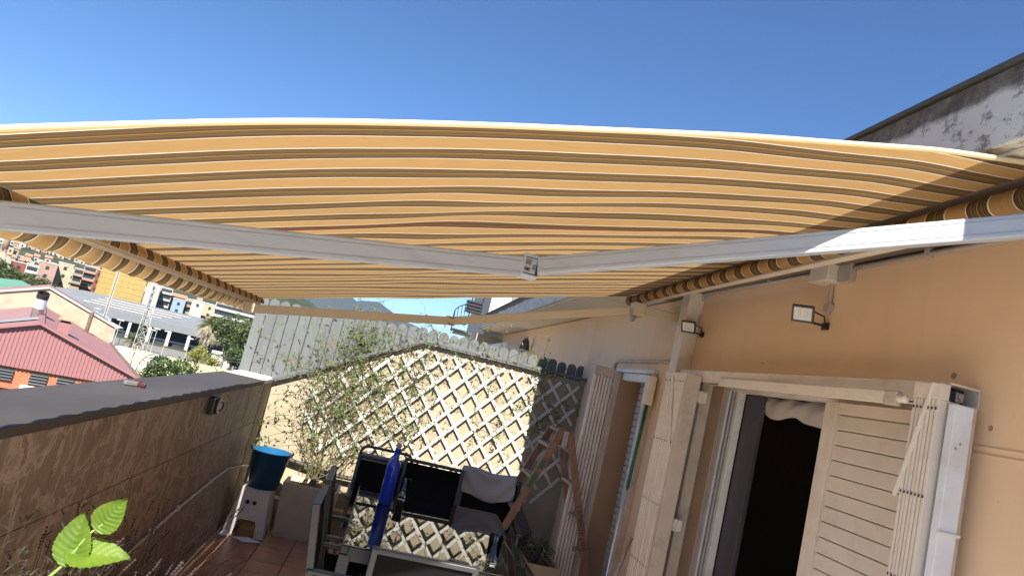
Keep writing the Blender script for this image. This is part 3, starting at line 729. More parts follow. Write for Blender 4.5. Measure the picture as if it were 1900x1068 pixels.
bk = empty('bucket', 'blue plastic bucket standing on the white step stool', 'bucket', (-.80, 5.93, .373))
loc(MB().lathe([(.115, .0), (.155, .285), (.166, .288), (.166, .296), (.15, .296), (.112, .012), (0, .012)], (-.80, 5.93, .373), 40).build('bucket_body', M_blueb, bk, smooth=True), bk)
loc(MB().tube([(-.965, 5.93, .655), (-.975, 5.93, .675), (-.965, 5.93, .69)], .006).tube([(-.64, 5.93, .655), (-.625, 5.93, .675), (-.638, 5.93, .69)], .006).build('rim_lug', M_blueb, bk), bk)
def crumple(name, label, pts, seed):
    random.seed(seed); b = MB(); vs = []
    for x, y in pts: vs.append((x, y, random.uniform(.004, .02)))
    c = (sum(p[0] for p in pts)/len(pts), sum(p[1] for p in pts)/len(pts), .03)
    vs.append(c); n_ = len(pts)
    b.add(vs, [(i, (i+1) % n_, n_) for i in range(n_)]); b.add([(x, y, .001) for x, y, z in vs[:-1]], [tuple(range(n_))])
    return tag(b.build(name, M_paper, fix=False), label, 'paper')
crumple('paper_scrap', 'white square scrap of paper on the floor at the foot of the parapet', [(-1.02, 5.78), (-.99, 5.70), (-.92, 5.73), (-.94, 5.83)], 3)
crumple('paper_strip', 'torn white strip of plastic on the floor in front of the stool', [(-.90, 5.72), (-.80, 5.66), (-.70, 5.68), (-.66, 5.73), (-.74, 5.76), (-.84, 5.76)], 4)
pt = empty('planter', 'tall square beige planter with bare climbing stems beside the stool', 'planter', (-.42, 6.1, 0))
def planter(root, x0, x1, y0, y1, h, tp=.02):
    b = MB(); t = .02
    o = [(x0+tp, y0+tp), (x1-tp, y0+tp), (x1-tp, y1-tp), (x0+tp, y1-tp)]; u = [(x0, y0), (x1, y0), (x1, y1), (x0, y1)]
    for i in range(4):
        j = (i+1) % 4; c = Vector(((x0+x1)/2, (y0+y1)/2, 0))
        a_, b_, c_, d_ = Vector((*o[i], 0)), Vector((*o[j], 0)), Vector((*u[j], h)), Vector((*u[i], h))
        def inn(p): q = Vector((p.x, p.y, 0)); v = (c-q); v.z = 0; return p+Vector((t if v.x > 0 else -t, t if v.y > 0 else -t, 0))
        b.add([a_, b_, c_, d_, inn(a_), inn(b_), inn(c_), inn(d_)], [(0, 1, 2, 3), (7, 6, 5, 4), (3, 2, 6, 7), (0, 4, 5, 1)])
    loc(b.build('pot_wall', M_plant, root, bevel=.003), root)
    s = MB().box((x0+t+.001, y0+t+.001, h-.06), (x1-t-.001, y1-t-.001, h-.045)); loc(s.build('soil', M_soil, root), root)
planter(pt, -.655, -.20, 5.98, 6.34, .44)
yp = tag(MB().lathe([(.03, 0), (.062, .012), (.068, .04), (.05, .068), (.046, .07)], (-.30, 6.03, .43), 20, capt=False).build('small_yellow_pot', M_yellow, smooth=True), 'small round yellow pot on the planter corner', 'pot')
MB().lathe([(.05, .066), (.055, .076), (.046, .082), (.034, .072), (.03, .05), (0, .05)], (-.30, 6.03, .43), 20, capb=False).build('dark_blue_rim', M_purple, yp, smooth=True)
ir = tag(MB().tube([(-1.0, 6.38, .60), (-.8, 6.39, .56), (-.6, 6.39, .535), (-.3, 6.38, .50), (0, 6.38, .50), (.3, 6.38, .49)], .019).build('irrigation_pipe', M_rubber, smooth=True), 'thick dark pipe along the cream back wall behind the planter', 'pipe')
p2 = empty('planter', 'square beige planter with a leafy plant behind the ladder', 'planter', (1.55, 5.6, 0))
planter(p2, 1.30, 1.56, 5.15, 5.75, .40)

# ------------------------------------------------------------ table, chairs and what is on them
tb_ = empty('garden_table', 'dark glass topped grey garden table reflecting the trellis', 'table', (.475, 4.27, 0))
TX0, TX1, TY0, TY1, TZ = -.03, .97, 3.50, 5.03, .72
loc(MB().box((TX0, TY0, TZ-.006), (TX1, TY1, TZ)).build('glass_top', M_tabletop, tb_, bevel=.002), tb_)
for a_, c_ in (((TX0-.008, TY0-.008, TZ-.045), (TX0+.03, TY1+.008, TZ-.007)), ((TX1-.03, TY0-.008, TZ-.045), (TX1+.008, TY1+.008, TZ-.007)), ((TX0+.03, TY0-.008, TZ-.075), (TX1-.03, TY0+.03, TZ-.007)), ((TX0+.03, TY1-.03, TZ-.045), (TX1-.03, TY1+.008, TZ-.007))):
    loc(MB().box(a_, c_).build('table_rail', M_chair, tb_, bevel=.003), tb_)
for x in (TX0+.02, TX1-.02):
    for y in (TY0+.02, TY1-.02):
        loc(MB().box((x-.03, y-.03, 0), (x+.03, y+.03, TZ-.046)).build('leg', M_chair, tb_, bevel=.004), tb_)

def make_chair(label, w_=.44, ht=.93, band=False):
    r = empty('garden_chair', label, 'chair', (0, 0, 0), 0, 'garden chairs round the glass table')
    h = w_/2
    for s_ in (-1, 1):
        MB().bar((s_*h, -.17, .43), (s_*h, -.25, ht), .028, .038, (0, 1, 0)).build('back_post', M_chair, r, bevel=.004)
        MB().bar((s_*h, -.17, .42), (s_*h, -.26, 0), .026, .032, (0, 1, 0)).build('rear_leg', M_chair, r, bevel=.003)
        MB().bar((s_*h, .22, .62), (s_*h, .25, 0), .026, .032, (0, 1, 0)).build('front_leg', M_chair, r, bevel=.003)
        MB().bar((s_*(h+.005), -.215, .64), (s_*(h+.005), .25, .635), .042, .020).build('armrest', M_chair, r, bevel=.005)
        MB().bar((s_*h, -.19, .42), (s_*h, .24, .42), .024, .03).build('seat_rail', M_chair, r, bevel=.003)
    MB().bar((-h, -.25, ht-.012), (h, -.25, ht-.012), .034, .024).build('top_rail', M_chair, r, bevel=.004)
    MB().bar((-h, .235, .415), (h, .235, .415), .03, .026).build('seat_front_rail', M_chair, r, bevel=.004)
    MB().bar((-h, -.185, .49), (h, -.185, .49), .02, .02).build('lower_back_rail', M_chair, r, bevel=.003)
    def sling(p, q, nm, sag, n_=10):
        b = MB(); p = Vector(p); q = Vector(q); d = q-p; nrm = Vector((0, -d.z, d.y)).normalized()
        for sd_ in (0, 1):
            for i in range(n_+1):
                for j in range(7):
                    u = j/6; c_ = p+d*(i/n_)+nrm*(-sag*math.sin(PI*u)*math.sin(PI*i/n_)-.003*sd_)
                    b.v.append((-h+.014+(w_-.028)*u, c_.y, c_.z))
        N = (n_+1)*7
        for sd_ in (0, 1):
            for i in range(n_):
                for j in range(6):
                    a_ = sd_*N+i*7+j; b.f.append((a_, a_+1, a_+8, a_+7)); b.m.append(0)
        return b.build(nm, M_sling, r, smooth=True, fix=False)
    sling((0, -.19, .50), (0, -.248, ht-.03), 'back_sling', .02)
    sling((0, -.18, .43), (0, .235, .425), 'seat_sling', .02)
    if band:
        b = MB(); pts = []
        for i in range(9):
            a_ = PI-PI/2*i/8; pts.append((-h+.06+.06*math.cos(a_), -.252, ht+.02+.05*math.sin(a_)))
        for i in range(9):
            a_ = PI/2-PI/2*i/8; pts.append((h-.06+.06*math.cos(a_), -.252, ht+.02+.05*math.sin(a_)))
        MB().tube([(-h, -.25, ht-.03)]+pts+[(h, -.25, ht-.03)], .011, 10).build('tube_hoop', M_chair, r, smooth=True)
        MB().box((-h+.01, -.262, ht-.035), (h-.01, -.240, ht+.018)).build('grey_head_band', M_greyband, r, bevel=.004)
    return r
def place(o, x, y, rz, label=None):
    o.location = (x, y, 0); o.rotation_euler = (0, 0, math.radians(rz))
    if label: o['label'] = label
    return o
c0 = make_chair('nearer of the two anthracite chairs seen edge on left of the table')
place(c0, .06, 3.49, -90)
place(copy_tree(c0), .05, 4.09, -88, 'farther of the two anthracite chairs seen edge on left of the table')
cA = place(make_chair('garden chair with bare curved tube and grey band on top of its back', .40, .865, True), .11, 5.20, 181)
place(copy_tree(c0), .475, 5.10, 180, 'dark chair at the middle of the far end of the table')
cC = place(copy_tree(c0), .93, 5.16, 176, 'dark chair under the draped grey shirt, beside the wooden ladder')
cE = place(copy_tree(c0), .33, 3.27, 0, 'dark chair at the near end of the table with its back to the camera')
cE.scale = (1, 1, .925)
sbd = empty('folded_lounger', 'dark folded lounger panel propped under the wooden ladder', 'lounger', (1.2, 5.7, 0))
for nm, pp in (('upper_panel', [(1.215, 5.66, .79), (1.405, 5.60, .52), (1.23, 5.56, .30), (1.05, 5.62, .52)]), ('lower_panel', [(1.05, 5.615, .505), (1.225, 5.555, .285), (1.02, 5.50, .02), (.86, 5.56, .22)])):
    loc(MB().prism(pp, (.0, .035, .01)).build(nm, mat('dark_blue_grey_plastic', (.03, .033, .04), .45) if nm[0] == 'u' else bpy.data.materials['dark_blue_grey_plastic'], sbd, bevel=.006), sbd)
loc(MB().bar((1.42, 5.30, .50), (1.30, 5.22, .10), .03, .03).build('side_rail', M_chair, sbd, bevel=.004), sbd)

shirt = MB(); NX, NZ = 26, 26
for i in range(NX+1):
    u = i/NX
    for j in range(NZ+1):
        v = j/NZ; x = .70+.43*u; ang = v*2-1
        fold = .010*math.sin((v*5+2.2*(u-.5)**2*4)*PI)
        z = .945-abs(ang)*.17-.035*math.sin(PI*u)*abs(ang)+(.012 if abs(ang) < .06 else 0)+.01*math.sin(8*u)
        y = 5.40-.030*u-math.copysign(1, ang)*(.026+.02*abs(ang))*(1 if abs(ang) > .05 else abs(ang)/.05)+fold*(-1 if ang > 0 else 1)
        shirt.v.append((x, y, z))
for i in range(NX):
    for j in range(NZ): a = i*(NZ+1)+j; shirt.f.append((a, a+1, a+NZ+2, a+NZ+1)); shirt.m.append(0)
sho = shirt.build('shirt', M_shirt, smooth=True, fix=False); tag(sho, 'crumpled grey cotton t-shirt draped over the chair back beside the ladder', 'shirt')
so_ = sho.modifiers.new('thick', 'SOLIDIFY'); so_.thickness = .004

bt = empty('bottle', 'tall cobalt blue glass bottle with a cork standing on the glass table', 'bottle', (.15, 4.58, .72))
loc(MB().lathe([(0, 0), (.040, 0), (.044, .006), (.044, .238), (.041, .262), (.030, .280), (.020, .290), (.0185, .345), (.0205, .347), (.0205, .358), (.014, .358)], (.15, 4.58, .7205), 32, capb=False).build('bottle_body', M_cobalt, bt, smooth=True), bt)
loc(MB().lathe([(.015, .0), (.0165, .026), (.0, .028)], (.15, 4.58, 1.078), 16).build('cork', M_rung, bt, smooth=False), bt)
def glass(x, y, h, r, label):
    b = MB().lathe([(0, 0), (r*.72, 0), (r*.74, .003), (r, h), (r-.0025, h), (r*.74-.002, .016), (0, .012)], (x, y, .7205), 32, capb=False)
    return tag(b.build('drinking_glass', M_glass, smooth=True), label, 'glass')
glass(.262, 4.84, .145, .034, 'clear drinking glass standing just behind the blue bottle')
glass(.735, 3.66, .150, .040, 'clear drinking glass near the right front corner of the glass table')
bx = tag(MB().bar((.50, 3.56, .728), (.60, 3.53, .728), .05, .014).build('dark_case', M_black, bevel=.004), 'small black case lying at the near edge of the glass table', 'case')
MB().box((.585, 3.515, .7355), (.60, 3.53, .737)).build('red_mark', M_red, bx)

# ------------------------------------------------------------ ladder
ld = empty('step_ladder', 'old reddish wooden A-frame step ladder with green tape on one side', 'ladder', (1.4, 5.38, 0))
apex_x, apex_z = 1.385, 1.40
def stile(x0, y, foot_x, nm='stile', m_=M_ladder):
    return loc(MB().bar((x0, y, apex_z), (foot_x, y, 0), .055, .024, (0, 1, 0)).build(nm, m_, ld, bevel=.003), ld)
LF, RF = .80, 1.80
RFX = lambda z, x0, f: x0+(f-x0)*(1-z/apex_z)
for y in (5.20, 5.55):
    l_ = stile(1.355, y, .87); r_ = stile(1.42, y, 1.93)
    if y == 5.20: near_l, near_r = l_, r_
def xl(z): return 1.355+(.87-1.355)*(1-z/apex_z)
def xr(z): return 1.42+(1.93-1.42)*(1-z/apex_z)
for z in (1.26, 1.01, .76, .51, .26):
    loc(MB().box((xl(z)-.035, 5.19, z-.012), (xl(z)+.035, 5.56, z+.012)).build('tread', M_rung, ld, bevel=.003), ld)
    loc(MB().box((xr(z)-.03, 5.19, z-.012), (xr(z)+.03, 5.56, z+.012)).build('tread', M_rung, ld, bevel=.003), ld)
loc(MB().box((1.33, 5.185, 1.38), (1.45, 5.565, 1.405)).build('top_step', M_ladder, ld, bevel=.003), ld)
for y in (5.182, 5.568): loc(MB().box((1.37, y-.003, 1.28), (1.41, y+.003, 1.40)).build('hinge_plate', M_steel, ld, bevel=.001), ld)
for za, zb in ((1.15, 1.09), (1.05, .93)):
    loc(MB().bar((xl(za), 5.196, za), (xl(zb), 5.196, zb), .030, .0262, (0, 1, 0)).build('green_tape', M_green, near_l, bevel=.001), ld)
d_ = Vector((xr(.35)-xr(1.0), 0, .35-1.0)).normalized()
Mt = Matrix.Translation((xr(.72), 5.1865, .72)) @ Matrix((( -d_.x, -d_.z*-1, 0, 0), (0, 0, -1, 0), (-d_.z, -d_.x, 0, 0), (0, 0, 0, 1)))
up_ = -d_; side_ = Vector((up_.z, 0, -up_.x))   # reading upward, letter tops point left
Mt = Matrix(((up_.x, -side_.x, 0, xr(.72)), (0, 0, -1, 5.1868), (up_.z, -side_.z, 0, .72), (0, 0, 0, 1)))
text_obj('INST TORRIALS', .05, Mt, M_dark, 'painted_name', near_r)
bpy.data.objects[near_r.name].children[-1].matrix_parent_inverse = near_r.matrix_basis.inverted() if False else Matrix.Identity(4)
near_r.children[-1].matrix_parent_inverse = Matrix.Identity(4)

# ------------------------------------------------------------ plants
def leaf_shape(b, base, dir_, nrm, L, w_, fold=.15, serr=False):
    d = dir_.normalized(); s_ = d.cross(nrm).normalized(); u = s_.cross(d).normalized()
    prof = [(0, 0), (.12, .62), (.3, .95), (.5, 1.0), (.7, .78), (.88, .35), (1, 0)] if serr else [(0, 0), (.3, .9), (.6, .8), (1, 0)]
    mid = []; lf = []; rt = []
    for t, ww in prof:
        c = base+d*L*t+u*(-.12*L*t*t)
        mid.append(c); lf.append(c+s_*w_*ww*.5+u*fold*w_*ww); rt.append(c-s_*w_*ww*.5+u*fold*w_*ww)
    n_ = len(prof); vs = mid+lf+rt; fs = []
    for i in range(n_-1):
        fs.append((i, i+1, n_+i+1, n_+i)); fs.append((i+1, i, 2*n_+i, 2*n_+i+1))
    b.add(vs, fs)
def big_leaf(root, base, dir_, nrm, L, w_):
    """broad heart shaped leaf with veins and a toothed edge"""
    d = dir_.normalized(); s_ = d.cross(nrm).normalized(); u = s_.cross(d).normalized()
    b = MB(); NU, NV = 28, 10
    def wd(t): return w_*.5*(math.sin(PI*min(1, t**.62))**.85)*(1.0 if t < .9 else 1)
    for i in range(NU+1):
        t = i/NU
        for j in range(-NV, NV+1):
            v = j/NV; ed = 1+(.035*((i % 2)*2-1) if abs(j) == NV else 0)
            tt = t+.10*abs(v)**1.5*(1-t)*-1*(1 if t < .5 else 0)
            vein = .0016*math.cos(2*PI*(t*8-abs(v)*2.2))*(1-abs(v)*.3)
            z = .22*w_*abs(v)*.5+vein-.18*L*t*t
            b.v.append(tuple(base+d*L*(t-.13*abs(v)*(1-t)**2)+s_*wd(t)*v*ed+u*z))
    W2 = 2*NV+1
    for i in range(NU):
        for j in range(2*NV): a = i*W2+j; b.f.append((a, a+1, a+W2+1, a+W2)); b.m.append(0)
    return loc(b.build('leaf', M_leaf, root, smooth=True, fix=False), root)
V = Vector
sp = empty('leafy_sprig', 'bright green toothed leaves on a shoot at the lower left corner, lit by the sun', 'plant', (-.55, 1.25, .9))
sp0 = V((-0.498, 1.26, 1.092))
loc(MB().tube([(-0.578, 1.20, 0.792), (-0.538, 1.24, 0.992), (-0.483, 1.29, 1.147), (-0.453, 1.30, 1.192), (-0.433, 1.30, 1.242), (-0.415, 1.30, 1.264)], [.004, .0035, .003, .0025, .002, .0015], 8).build('shoot', leafmat('green_shoot', (.2, .3, .06), (.3, .36, .1), .1), sp, smooth=True), sp)
big_leaf(sp, V((-0.418, 1.30, 1.260)), V((.028, -.01, .05)), V((.15, -.9, .35)), .062, .050)
big_leaf(sp, V((-0.448, 1.30, 1.197)), V((-.005, .0, .07)) , V((-.1, -.9, .4)), .078, .062)
big_leaf(sp, V((-0.446, 1.297, 1.207)), V((.085, .0, .018)), V((.25, -.55, .85)), .090, .062)
big_leaf(sp, V((-0.508, 1.25, 1.107)), V((-.06, .0, .035)), V((-.1, -.6, .9)), .088, .085)
big_leaf(sp, V((-0.498, 1.27, 1.112)), V((.04, .02, .03)), V((.1, -.8, .5)), .055, .045)
big_leaf(sp, V((-0.423, 1.30, 1.250)), V((.03, .0, .006)), V((0, -.9, .3)), .020, .008)

# dried lavender and weeds in the lower left
random.seed(11)
def at_pix(px, py, y): d = ray(px, py); return EYE+d*(y/d.y)
lv = empty('dried_lavender', 'dark clump of dried lavender stalks in front of the tiled parapet', 'plant', (-.75, 2.4, .2))
b = MB(); bh = MB()
for i in range(190):
    x0, y0 = random.uniform(-.98, -.62), random.uniform(2.2, 3.4)
    h = random.uniform(.34, .66)*(1.05 if y0 < 2.9 else .62); lean = V((random.uniform(-.05, .28), random.uniform(-.12, .12), 0))
    p = [V((x0, y0, .25)), V((x0, y0, .25))+lean*.4+V((0, 0, h*.6)), V((x0, y0, .25))+lean+V((0, 0, h))]
    b.tube(p, [.0022, .0016, .0011], 4, False)
    e = p[-1]; d = (p[2]-p[1]).normalized()
    for k in range(5): bh.lathe([(0, -.004), (.0045, 0), (0, .006)], e-d*.011*k, 5)
loc(b.build('stalks', mat('dark_stalk', (.035, .026, .015), .8), lv, kind='stuff', fix=False), lv); loc(bh.build('seed_heads', M_lav, lv, kind='stuff', fix=False), lv)
b = MB()
for i in range(2600):
    x0, y0 = random.uniform(-1.0, -.66), random.uniform(1.5, 3.2); z = .25+random.random()**1.3*(.72 if y0 < 2.5 else .30)
    dd = V((random.uniform(-1, 1), random.uniform(-1, 1), random.uniform(.1, 1)))
    leaf_shape(b, V((x0, y0, z)), dd, V((0, 0, 1)), random.uniform(.02, .05), .006)
loc(b.build('dark_leaves', leafmat('dark_herb_leaf', (.018, .025, .012), (.05, .055, .03), .2, 12), lv, kind='stuff', fix=False), lv)
bxp = tag(MB().box((-1.02, 1.2, 0), (-.64, 3.45, .28)).build('plant_trough', M_plant, bevel=.006), 'long low plant trough by the parapet holding the dried lavender', 'planter')

# climbing plant
vn = empty('climbing_plant', 'straggling climbing plant with thin bare stems over the trellis and wall top', 'climber', (-.42, 6.2, .4))
random.seed(21)
stems = MB(); lv_ = MB(); dl = MB()
def grow(p, d, n_, st_, r, wander, up, leafp, depth=0, ymin=6.28, ymax=6.40):
    pts = [p.copy()]; rs = [r]
    for i in range(n_):
        d = (d+V((random.gauss(0, wander), random.gauss(0, wander*.5), random.gauss(0, wander)+up))).normalized()
        q = pts[-1]+d*st_
        if q.z < 1.86 or q.x > .2: q.y = max(ymin, min(ymax, q.y))
        if q.z > 1.95: q.y = max(6.2, min(6.58, q.y))
        pts.append(q); rs.append(max(.0008, r*(1-i/n_*.7)))
        if random.random() < leafp:
            for k in range(random.choice((1, 2, 3))):
                dd = V((random.uniform(-1, 1), random.uniform(-1, .4), random.uniform(-.6, .8)))
                tgt = lv_ if random.random() < .9 else dl
                leaf_shape(tgt, q, dd, V((0, -1, .5)), random.uniform(.018, .038), random.uniform(.008, .014))
        if depth < 2 and random.random() < .10:
            grow(q, (d+V((random.uniform(-.9, .9), 0, random.uniform(-.6, .7)))).normalized(), max(4, n_//2), st_, rs[-1]*.7, wander*1.2, up*.5, leafp*1.3, depth+1)
    stems.tube(pts, rs, 4, False)
for i in range(15):      # stems rising from the planter
    grow(V((-.47+random.uniform(-.06, .06), 6.15, .40)), V((random.uniform(.0, .45), .12, 1)), random.randint(24, 36), .042, .0042, .16, .05, .12)
for i in range(92):      # spread across the trellis top
    x = random.choice((random.uniform(-.72, .45), random.uniform(-.6, .2), random.uniform(-.72, .2), random.uniform(-.3, 1.35))); z = min(wall_top(x), 1.87)-random.random()**1.4*.75
    grow(V((x, 6.36, z)), V((random.uniform(-1, 1), 0, random.uniform(-.5, .6))), random.randint(12, 24), .035, .0024, .28, -.03, .20)
for i in range(54):      # twigs standing above the wall top
    x = random.choice((random.uniform(-.95, -.3), random.uniform(-.6, .35), random.uniform(.1, 1.4))); z = wall_top(x)+.02
    n_ = random.randint(5, 11) if x < .3 else random.randint(3, 6)
    grow(V((x, random.uniform(6.36, 6.5), z)), V((random.uniform(-.7, .5), random.uniform(-.3, .1), random.uniform(.5, 1))), n_, .036, .0020, .28, .02, .26)
for i in range(16):       # green tuft near the first peak
    grow(V((-.38+random.uniform(-.12, .12), 6.42, 1.60)), V((random.uniform(-.6, .6), -.1, 1)), 8, .034, .002, .3, .03, .95)
for i in range(7):
    grow(V((1.33+random.uniform(-.05, .05), 6.38, 1.80)), V((random.uniform(-.5, .5), -.1, random.uniform(-.7, .8))), 6, .032, .0018, .3, 0, .9)
for i in range(8):       # dry hanging bits on the left and right
    x = random.uniform(-.92, -.55)
    grow(V((x, 6.38, random.uniform(.8, 1.25))), V((random.uniform(-.4, .6), 0, random.uniform(-1, .3))), 12, .035, .0016, .3, -.02, .30)
for i in range(5):
    grow(V((1.62, 6.34, 1.45)), V((random.uniform(-1, .2), 0, random.uniform(-.8, .5))), 9, .035, .0016, .35, 0, .4)
loc(stems.build('stems', M_stem, vn, kind='stuff', fix=False), vn)
loc(lv_.build('leaves', M_vine, vn, kind='stuff', fix=False), vn)
loc(dl.build('dry_leaves', M_dryleaf, vn, kind='stuff', fix=False), vn)
p2l = MB()
for i in range(260):
    a = random.uniform(0, 2*PI); rr = random.random()**.5*.13
    leaf_shape(p2l, V((1.43+rr*math.cos(a), 5.48+rr*1.5*math.sin(a), .40+random.random()*.14*(1-rr*4))), V((math.cos(a), math.sin(a), random.uniform(-.2, .9))), V((0, 0, 1)), random.uniform(.03, .06), .018)
loc(p2l.build('leafy_plant', leafmat('mint_leaf', (.03, .07, .015), (.07, .13, .03), .3, 12), p2, kind='stuff', fix=False), p2)

# ------------------------------------------------------------ land, hills, mountains
M_ground = mat('dusty_city_ground', (.16, .15, .135), .95, .2, .05, dirt=(.09, .10, .065), dirt_scale=.04)
M_hill = mat('scrub_hillside', (.022, .034, .014), .95, .5, .06, 0, dirt=(.06, .06, .035), dirt_scale=.03)
M_mount = mat('far_mountain', (.028, .036, .034), 1, .3, .002, dirt=(.05, .052, .045), dirt_scale=.0012)
b = MB(); ra = [20, 60, 120, 240, 400, 700, 1500, 4000, 9000, 16000]
for r_ in ra:
    for k in range(64): b.v.append((r_*math.cos(2*PI*k/64), r_*math.sin(2*PI*k/64), G0))
for i in range(len(ra)-1):
    for k in range(64): b.f.append((i*64+k, i*64+(k+1) % 64, (i+1)*64+(k+1) % 64, (i+1)*64+k)); b.m.append(0)
b.f.append(tuple(range(64))); b.m.append(0)
gr = b.build('ground', M_ground, fix=False); tag(gr, kind='structure')
def hill_base(d):   # how the land climbs behind the town
    return G0+lerp([(0, 0), (260, 0), (380, 9), (520, 22), (700, 34), (900, 44)], d)
def ridge(name, m_, cols, d0, d1, nr, na, amp, fine, z_of):
    b = MB()
    for i in range(na+1):
        px = cols[0]+(cols[1]-cols[0])*i/na
        a_ = az(px)
        for j in range(nr+1):
            t = j/nr; d = d0+(d1-d0)*t; p = a_*d
            z = z_of(px, t, d)
            z += amp*noise.fractal(V((p.x/fine*1.0, p.y/fine, 3.1)), .9, 2.2, 6)*min(1, t*3)*(1 if t < 1 else 0)
            b.v.append((p.x, p.y, z))
    for i in range(na):
        for j in range(nr): a_ = i*(nr+1)+j; b.f.append((a_, a_+1, a_+nr+2, a_+nr+1)); b.m.append(0)
    o = b.build(name, m_, smooth=True, fix=False); return tag(o, kind='structure')
def hill_top(px):   # metres at 1000 m
    return lerp([(-900, 95), (-300, 100), (0, 96), (200, 84), (400, 66), (500, 55), (560, 44), (610, 26), (680, 4), (760, -13), (1600, -13)], px)
ridge('hills', M_hill, (-900, 800), 240, 1300, 60, 260, 5, 46, lambda px, t, d: min(hill_base(d), G0+(hill_top(px)-G0)*1.0) if d < 600 else hill_base(600)+(hill_top(px)-hill_base(600))*math.sin(min(1, (d-600)/480)*PI/2)-max(0, d-1080)*.2 if hill_top(px) > hill_base(600) else min(hill_base(d), hill_top(px)))
def mt_top(px):
    return lerp([(-900, 300), (200, 420), (480, 420), (540, 480), (600, 470), (640, 400), (680, 440), (730, 330), (790, 215), (850, 170), (900, 60), (1100, -13), (1300, -13)], px)
ridge('mountains', M_mount, (-900, 1300), 5200, 7200, 36, 240, 60, 900, lambda px, t, d: G0-5+(mt_top(px)-G0)*math.sin(t*PI*.62)/.93)

# ------------------------------------------------------------ town: every building a thing of its own
def wallm(nm, c, d=None): return mat(nm, c, .9, .08, .6, dirt=d or tuple(x*.7 for x in c), dirt_scale=.5)
BM = dict(white=wallm('town_white', (0.348, 0.337, 0.314)), cream=wallm('town_cream', (0.337, 0.286, 0.202)), pink=wallm('town_pink', (0.292, 0.191, 0.158)), grey=wallm('town_grey', (0.179, 0.174, 0.168)),
          tan=wallm('town_tan', (0.258, 0.202, 0.140)), red=wallm('town_redbrown', (0.168, 0.051, 0.034)), terra=wallm('town_terracotta', (0.236, 0.095, 0.056)), blue=wallm('town_blue', (0.191, 0.258, 0.348)))
M_tileroof = mat('clay_tile_roof', (.36, .17, .11), .9, .2, 1.2)
M_flat = mat('flat_roof_screed', (.42, .40, .37), .9, .12, .5)
M_awn = mat('dark_red_shutters', (.22, .03, .04), .8, .2, 2)
M_fol1 = leafmat('broadleaf_foliage', (.022, .045, .012), (.07, .11, .025), .2, .9)
M_fol2 = leafmat('pine_foliage', (.025, .045, .012), (.085, .115, .03), .15, 1.1)
M_fol3 = leafmat('yellow_green_foliage', (.12, .14, .025), (.28, .27, .06), .25, 1.5)
M_palm = leafmat('palm_frond', (.05, .075, .02), (.15, .17, .06), .2, 1.2)
M_palmdry = leafmat('dry_palm_frond', (.24, .20, .13), (.42, .37, .26), .15, 1.5)
M_bark = mat('tree_bark', (.12, .09, .065), .9, .3, 3)

def building(pxl, pxr, pytop, dist, m_, label, storeys=3, depth=12, roof='flat', win='box', base=None, cat='building', group=None, turn=0):
    a = far_point(pxl, hy(pxl)+(pytop-hy(pxl)), dist); c = far_point(pxr, hy(pxr)+(pytop-hy(pxl)), dist)
    zt = a.z; zb = (base if base is not None else hill_base(dist))-3
    if zt < zb+4: zt = zb+6
    a.z = c.z = 0; u = (c-a); wd = u.length; u.normalize(); n_ = V((-u.y, u.x, 0))
    if n_.dot(a) < 0: n_ = -n_
    root = empty(name_of(cat), label, cat, a+u*wd/2+V((0, 0, zb)), math.atan2(u.y, u.x)+turn, group)
    h = zt-zb; hw_ = wd/2
    dp = depth
    s_ = 1 if (Matrix.Rotation(root.rotation_euler.z, 3, 'Z') @ V((0, 1, 0))).dot(n_) > 0 else -1
    MB().box((-hw_, min(0, s_*dp), 0), (hw_, max(0, s_*dp), h)).build('walls', m_, root)
    if roof == 'flat':
        MB().box((-hw_-.15, min(-s_*.15, s_*dp), h+.002), (hw_+.15, max(-s_*.15, s_*dp), h+.30)).build('roof', M_flat, root)
        if wd > 6 and random.random() < .8:
            q = random.uniform(-.6, .2)*hw_
            MB().box((q, min(s_*3, s_*6), h+.3), (q+random.uniform(2, 3.4), max(s_*3, s_*6), h+.3+random.uniform(1.5, 2.5))).build('stair_head', m_, root)
    else:
        y0, y1 = -s_*.5, s_*(dp+.5)
        MB().prism([(-hw_-.4, y0, h), (-hw_-.4, y1, h), (-hw_-.4, (y0+y1)/2, h+1.6)], (wd+.8, 0, 0)).build('roof', M_tileroof, root)
    fh = 3.0; vis = min(storeys, int((h-.5)//fh))
    nw = max(1, int(wd//3.0)); face = -s_*.04
    if win == 'box':
        me = None
        for fl_ in range(vis):
            z = h-.7-fl_*fh-1.4
            for k in range(nw):
                x = -hw_+(k+.5)*wd/nw
                if me is None:
                    o = MB().box((-.55, min(0, face), -.65), (.55, max(0, face), .65)).build('window', M_pane, root); me = o.data
                else:
                    o = bpy.data.objects.new('window', me); COL.objects.link(o); o.parent = root
                o.location = (x, 0, z+.3)
    elif win == 'balcony':
        for fl_ in range(vis):
            z = h-fl_*fh-2.7
            MB().box((-hw_+.3, min(0, -s_*.05), z+1.0), (hw_-.3, max(0, -s_*.05), z+2.3)).build('recess', M_pane, root)
            MB().box((-hw_, min(0, -s_*1.0), z-.05), (hw_, max(0, -s_*1.0), z+.15)).box((-hw_, min(-s_*.95, -s_*1.0), z+.15), (hw_, max(-s_*.95, -s_*1.0), z+.95)).build('balcony', m_, root)
    return root
_names = {'building': 'town_house'}
def name_of(cat): return {'building': 'apartment_building', 'house': 'town_house'}.get(cat, cat)

random.seed(5)
LAB = [('white', 'small white flat roofed house low on the hillside, {}'), ('cream', 'small cream house low on the hillside, {}'), ('tan', 'small tan house at the foot of the hill, {}')]
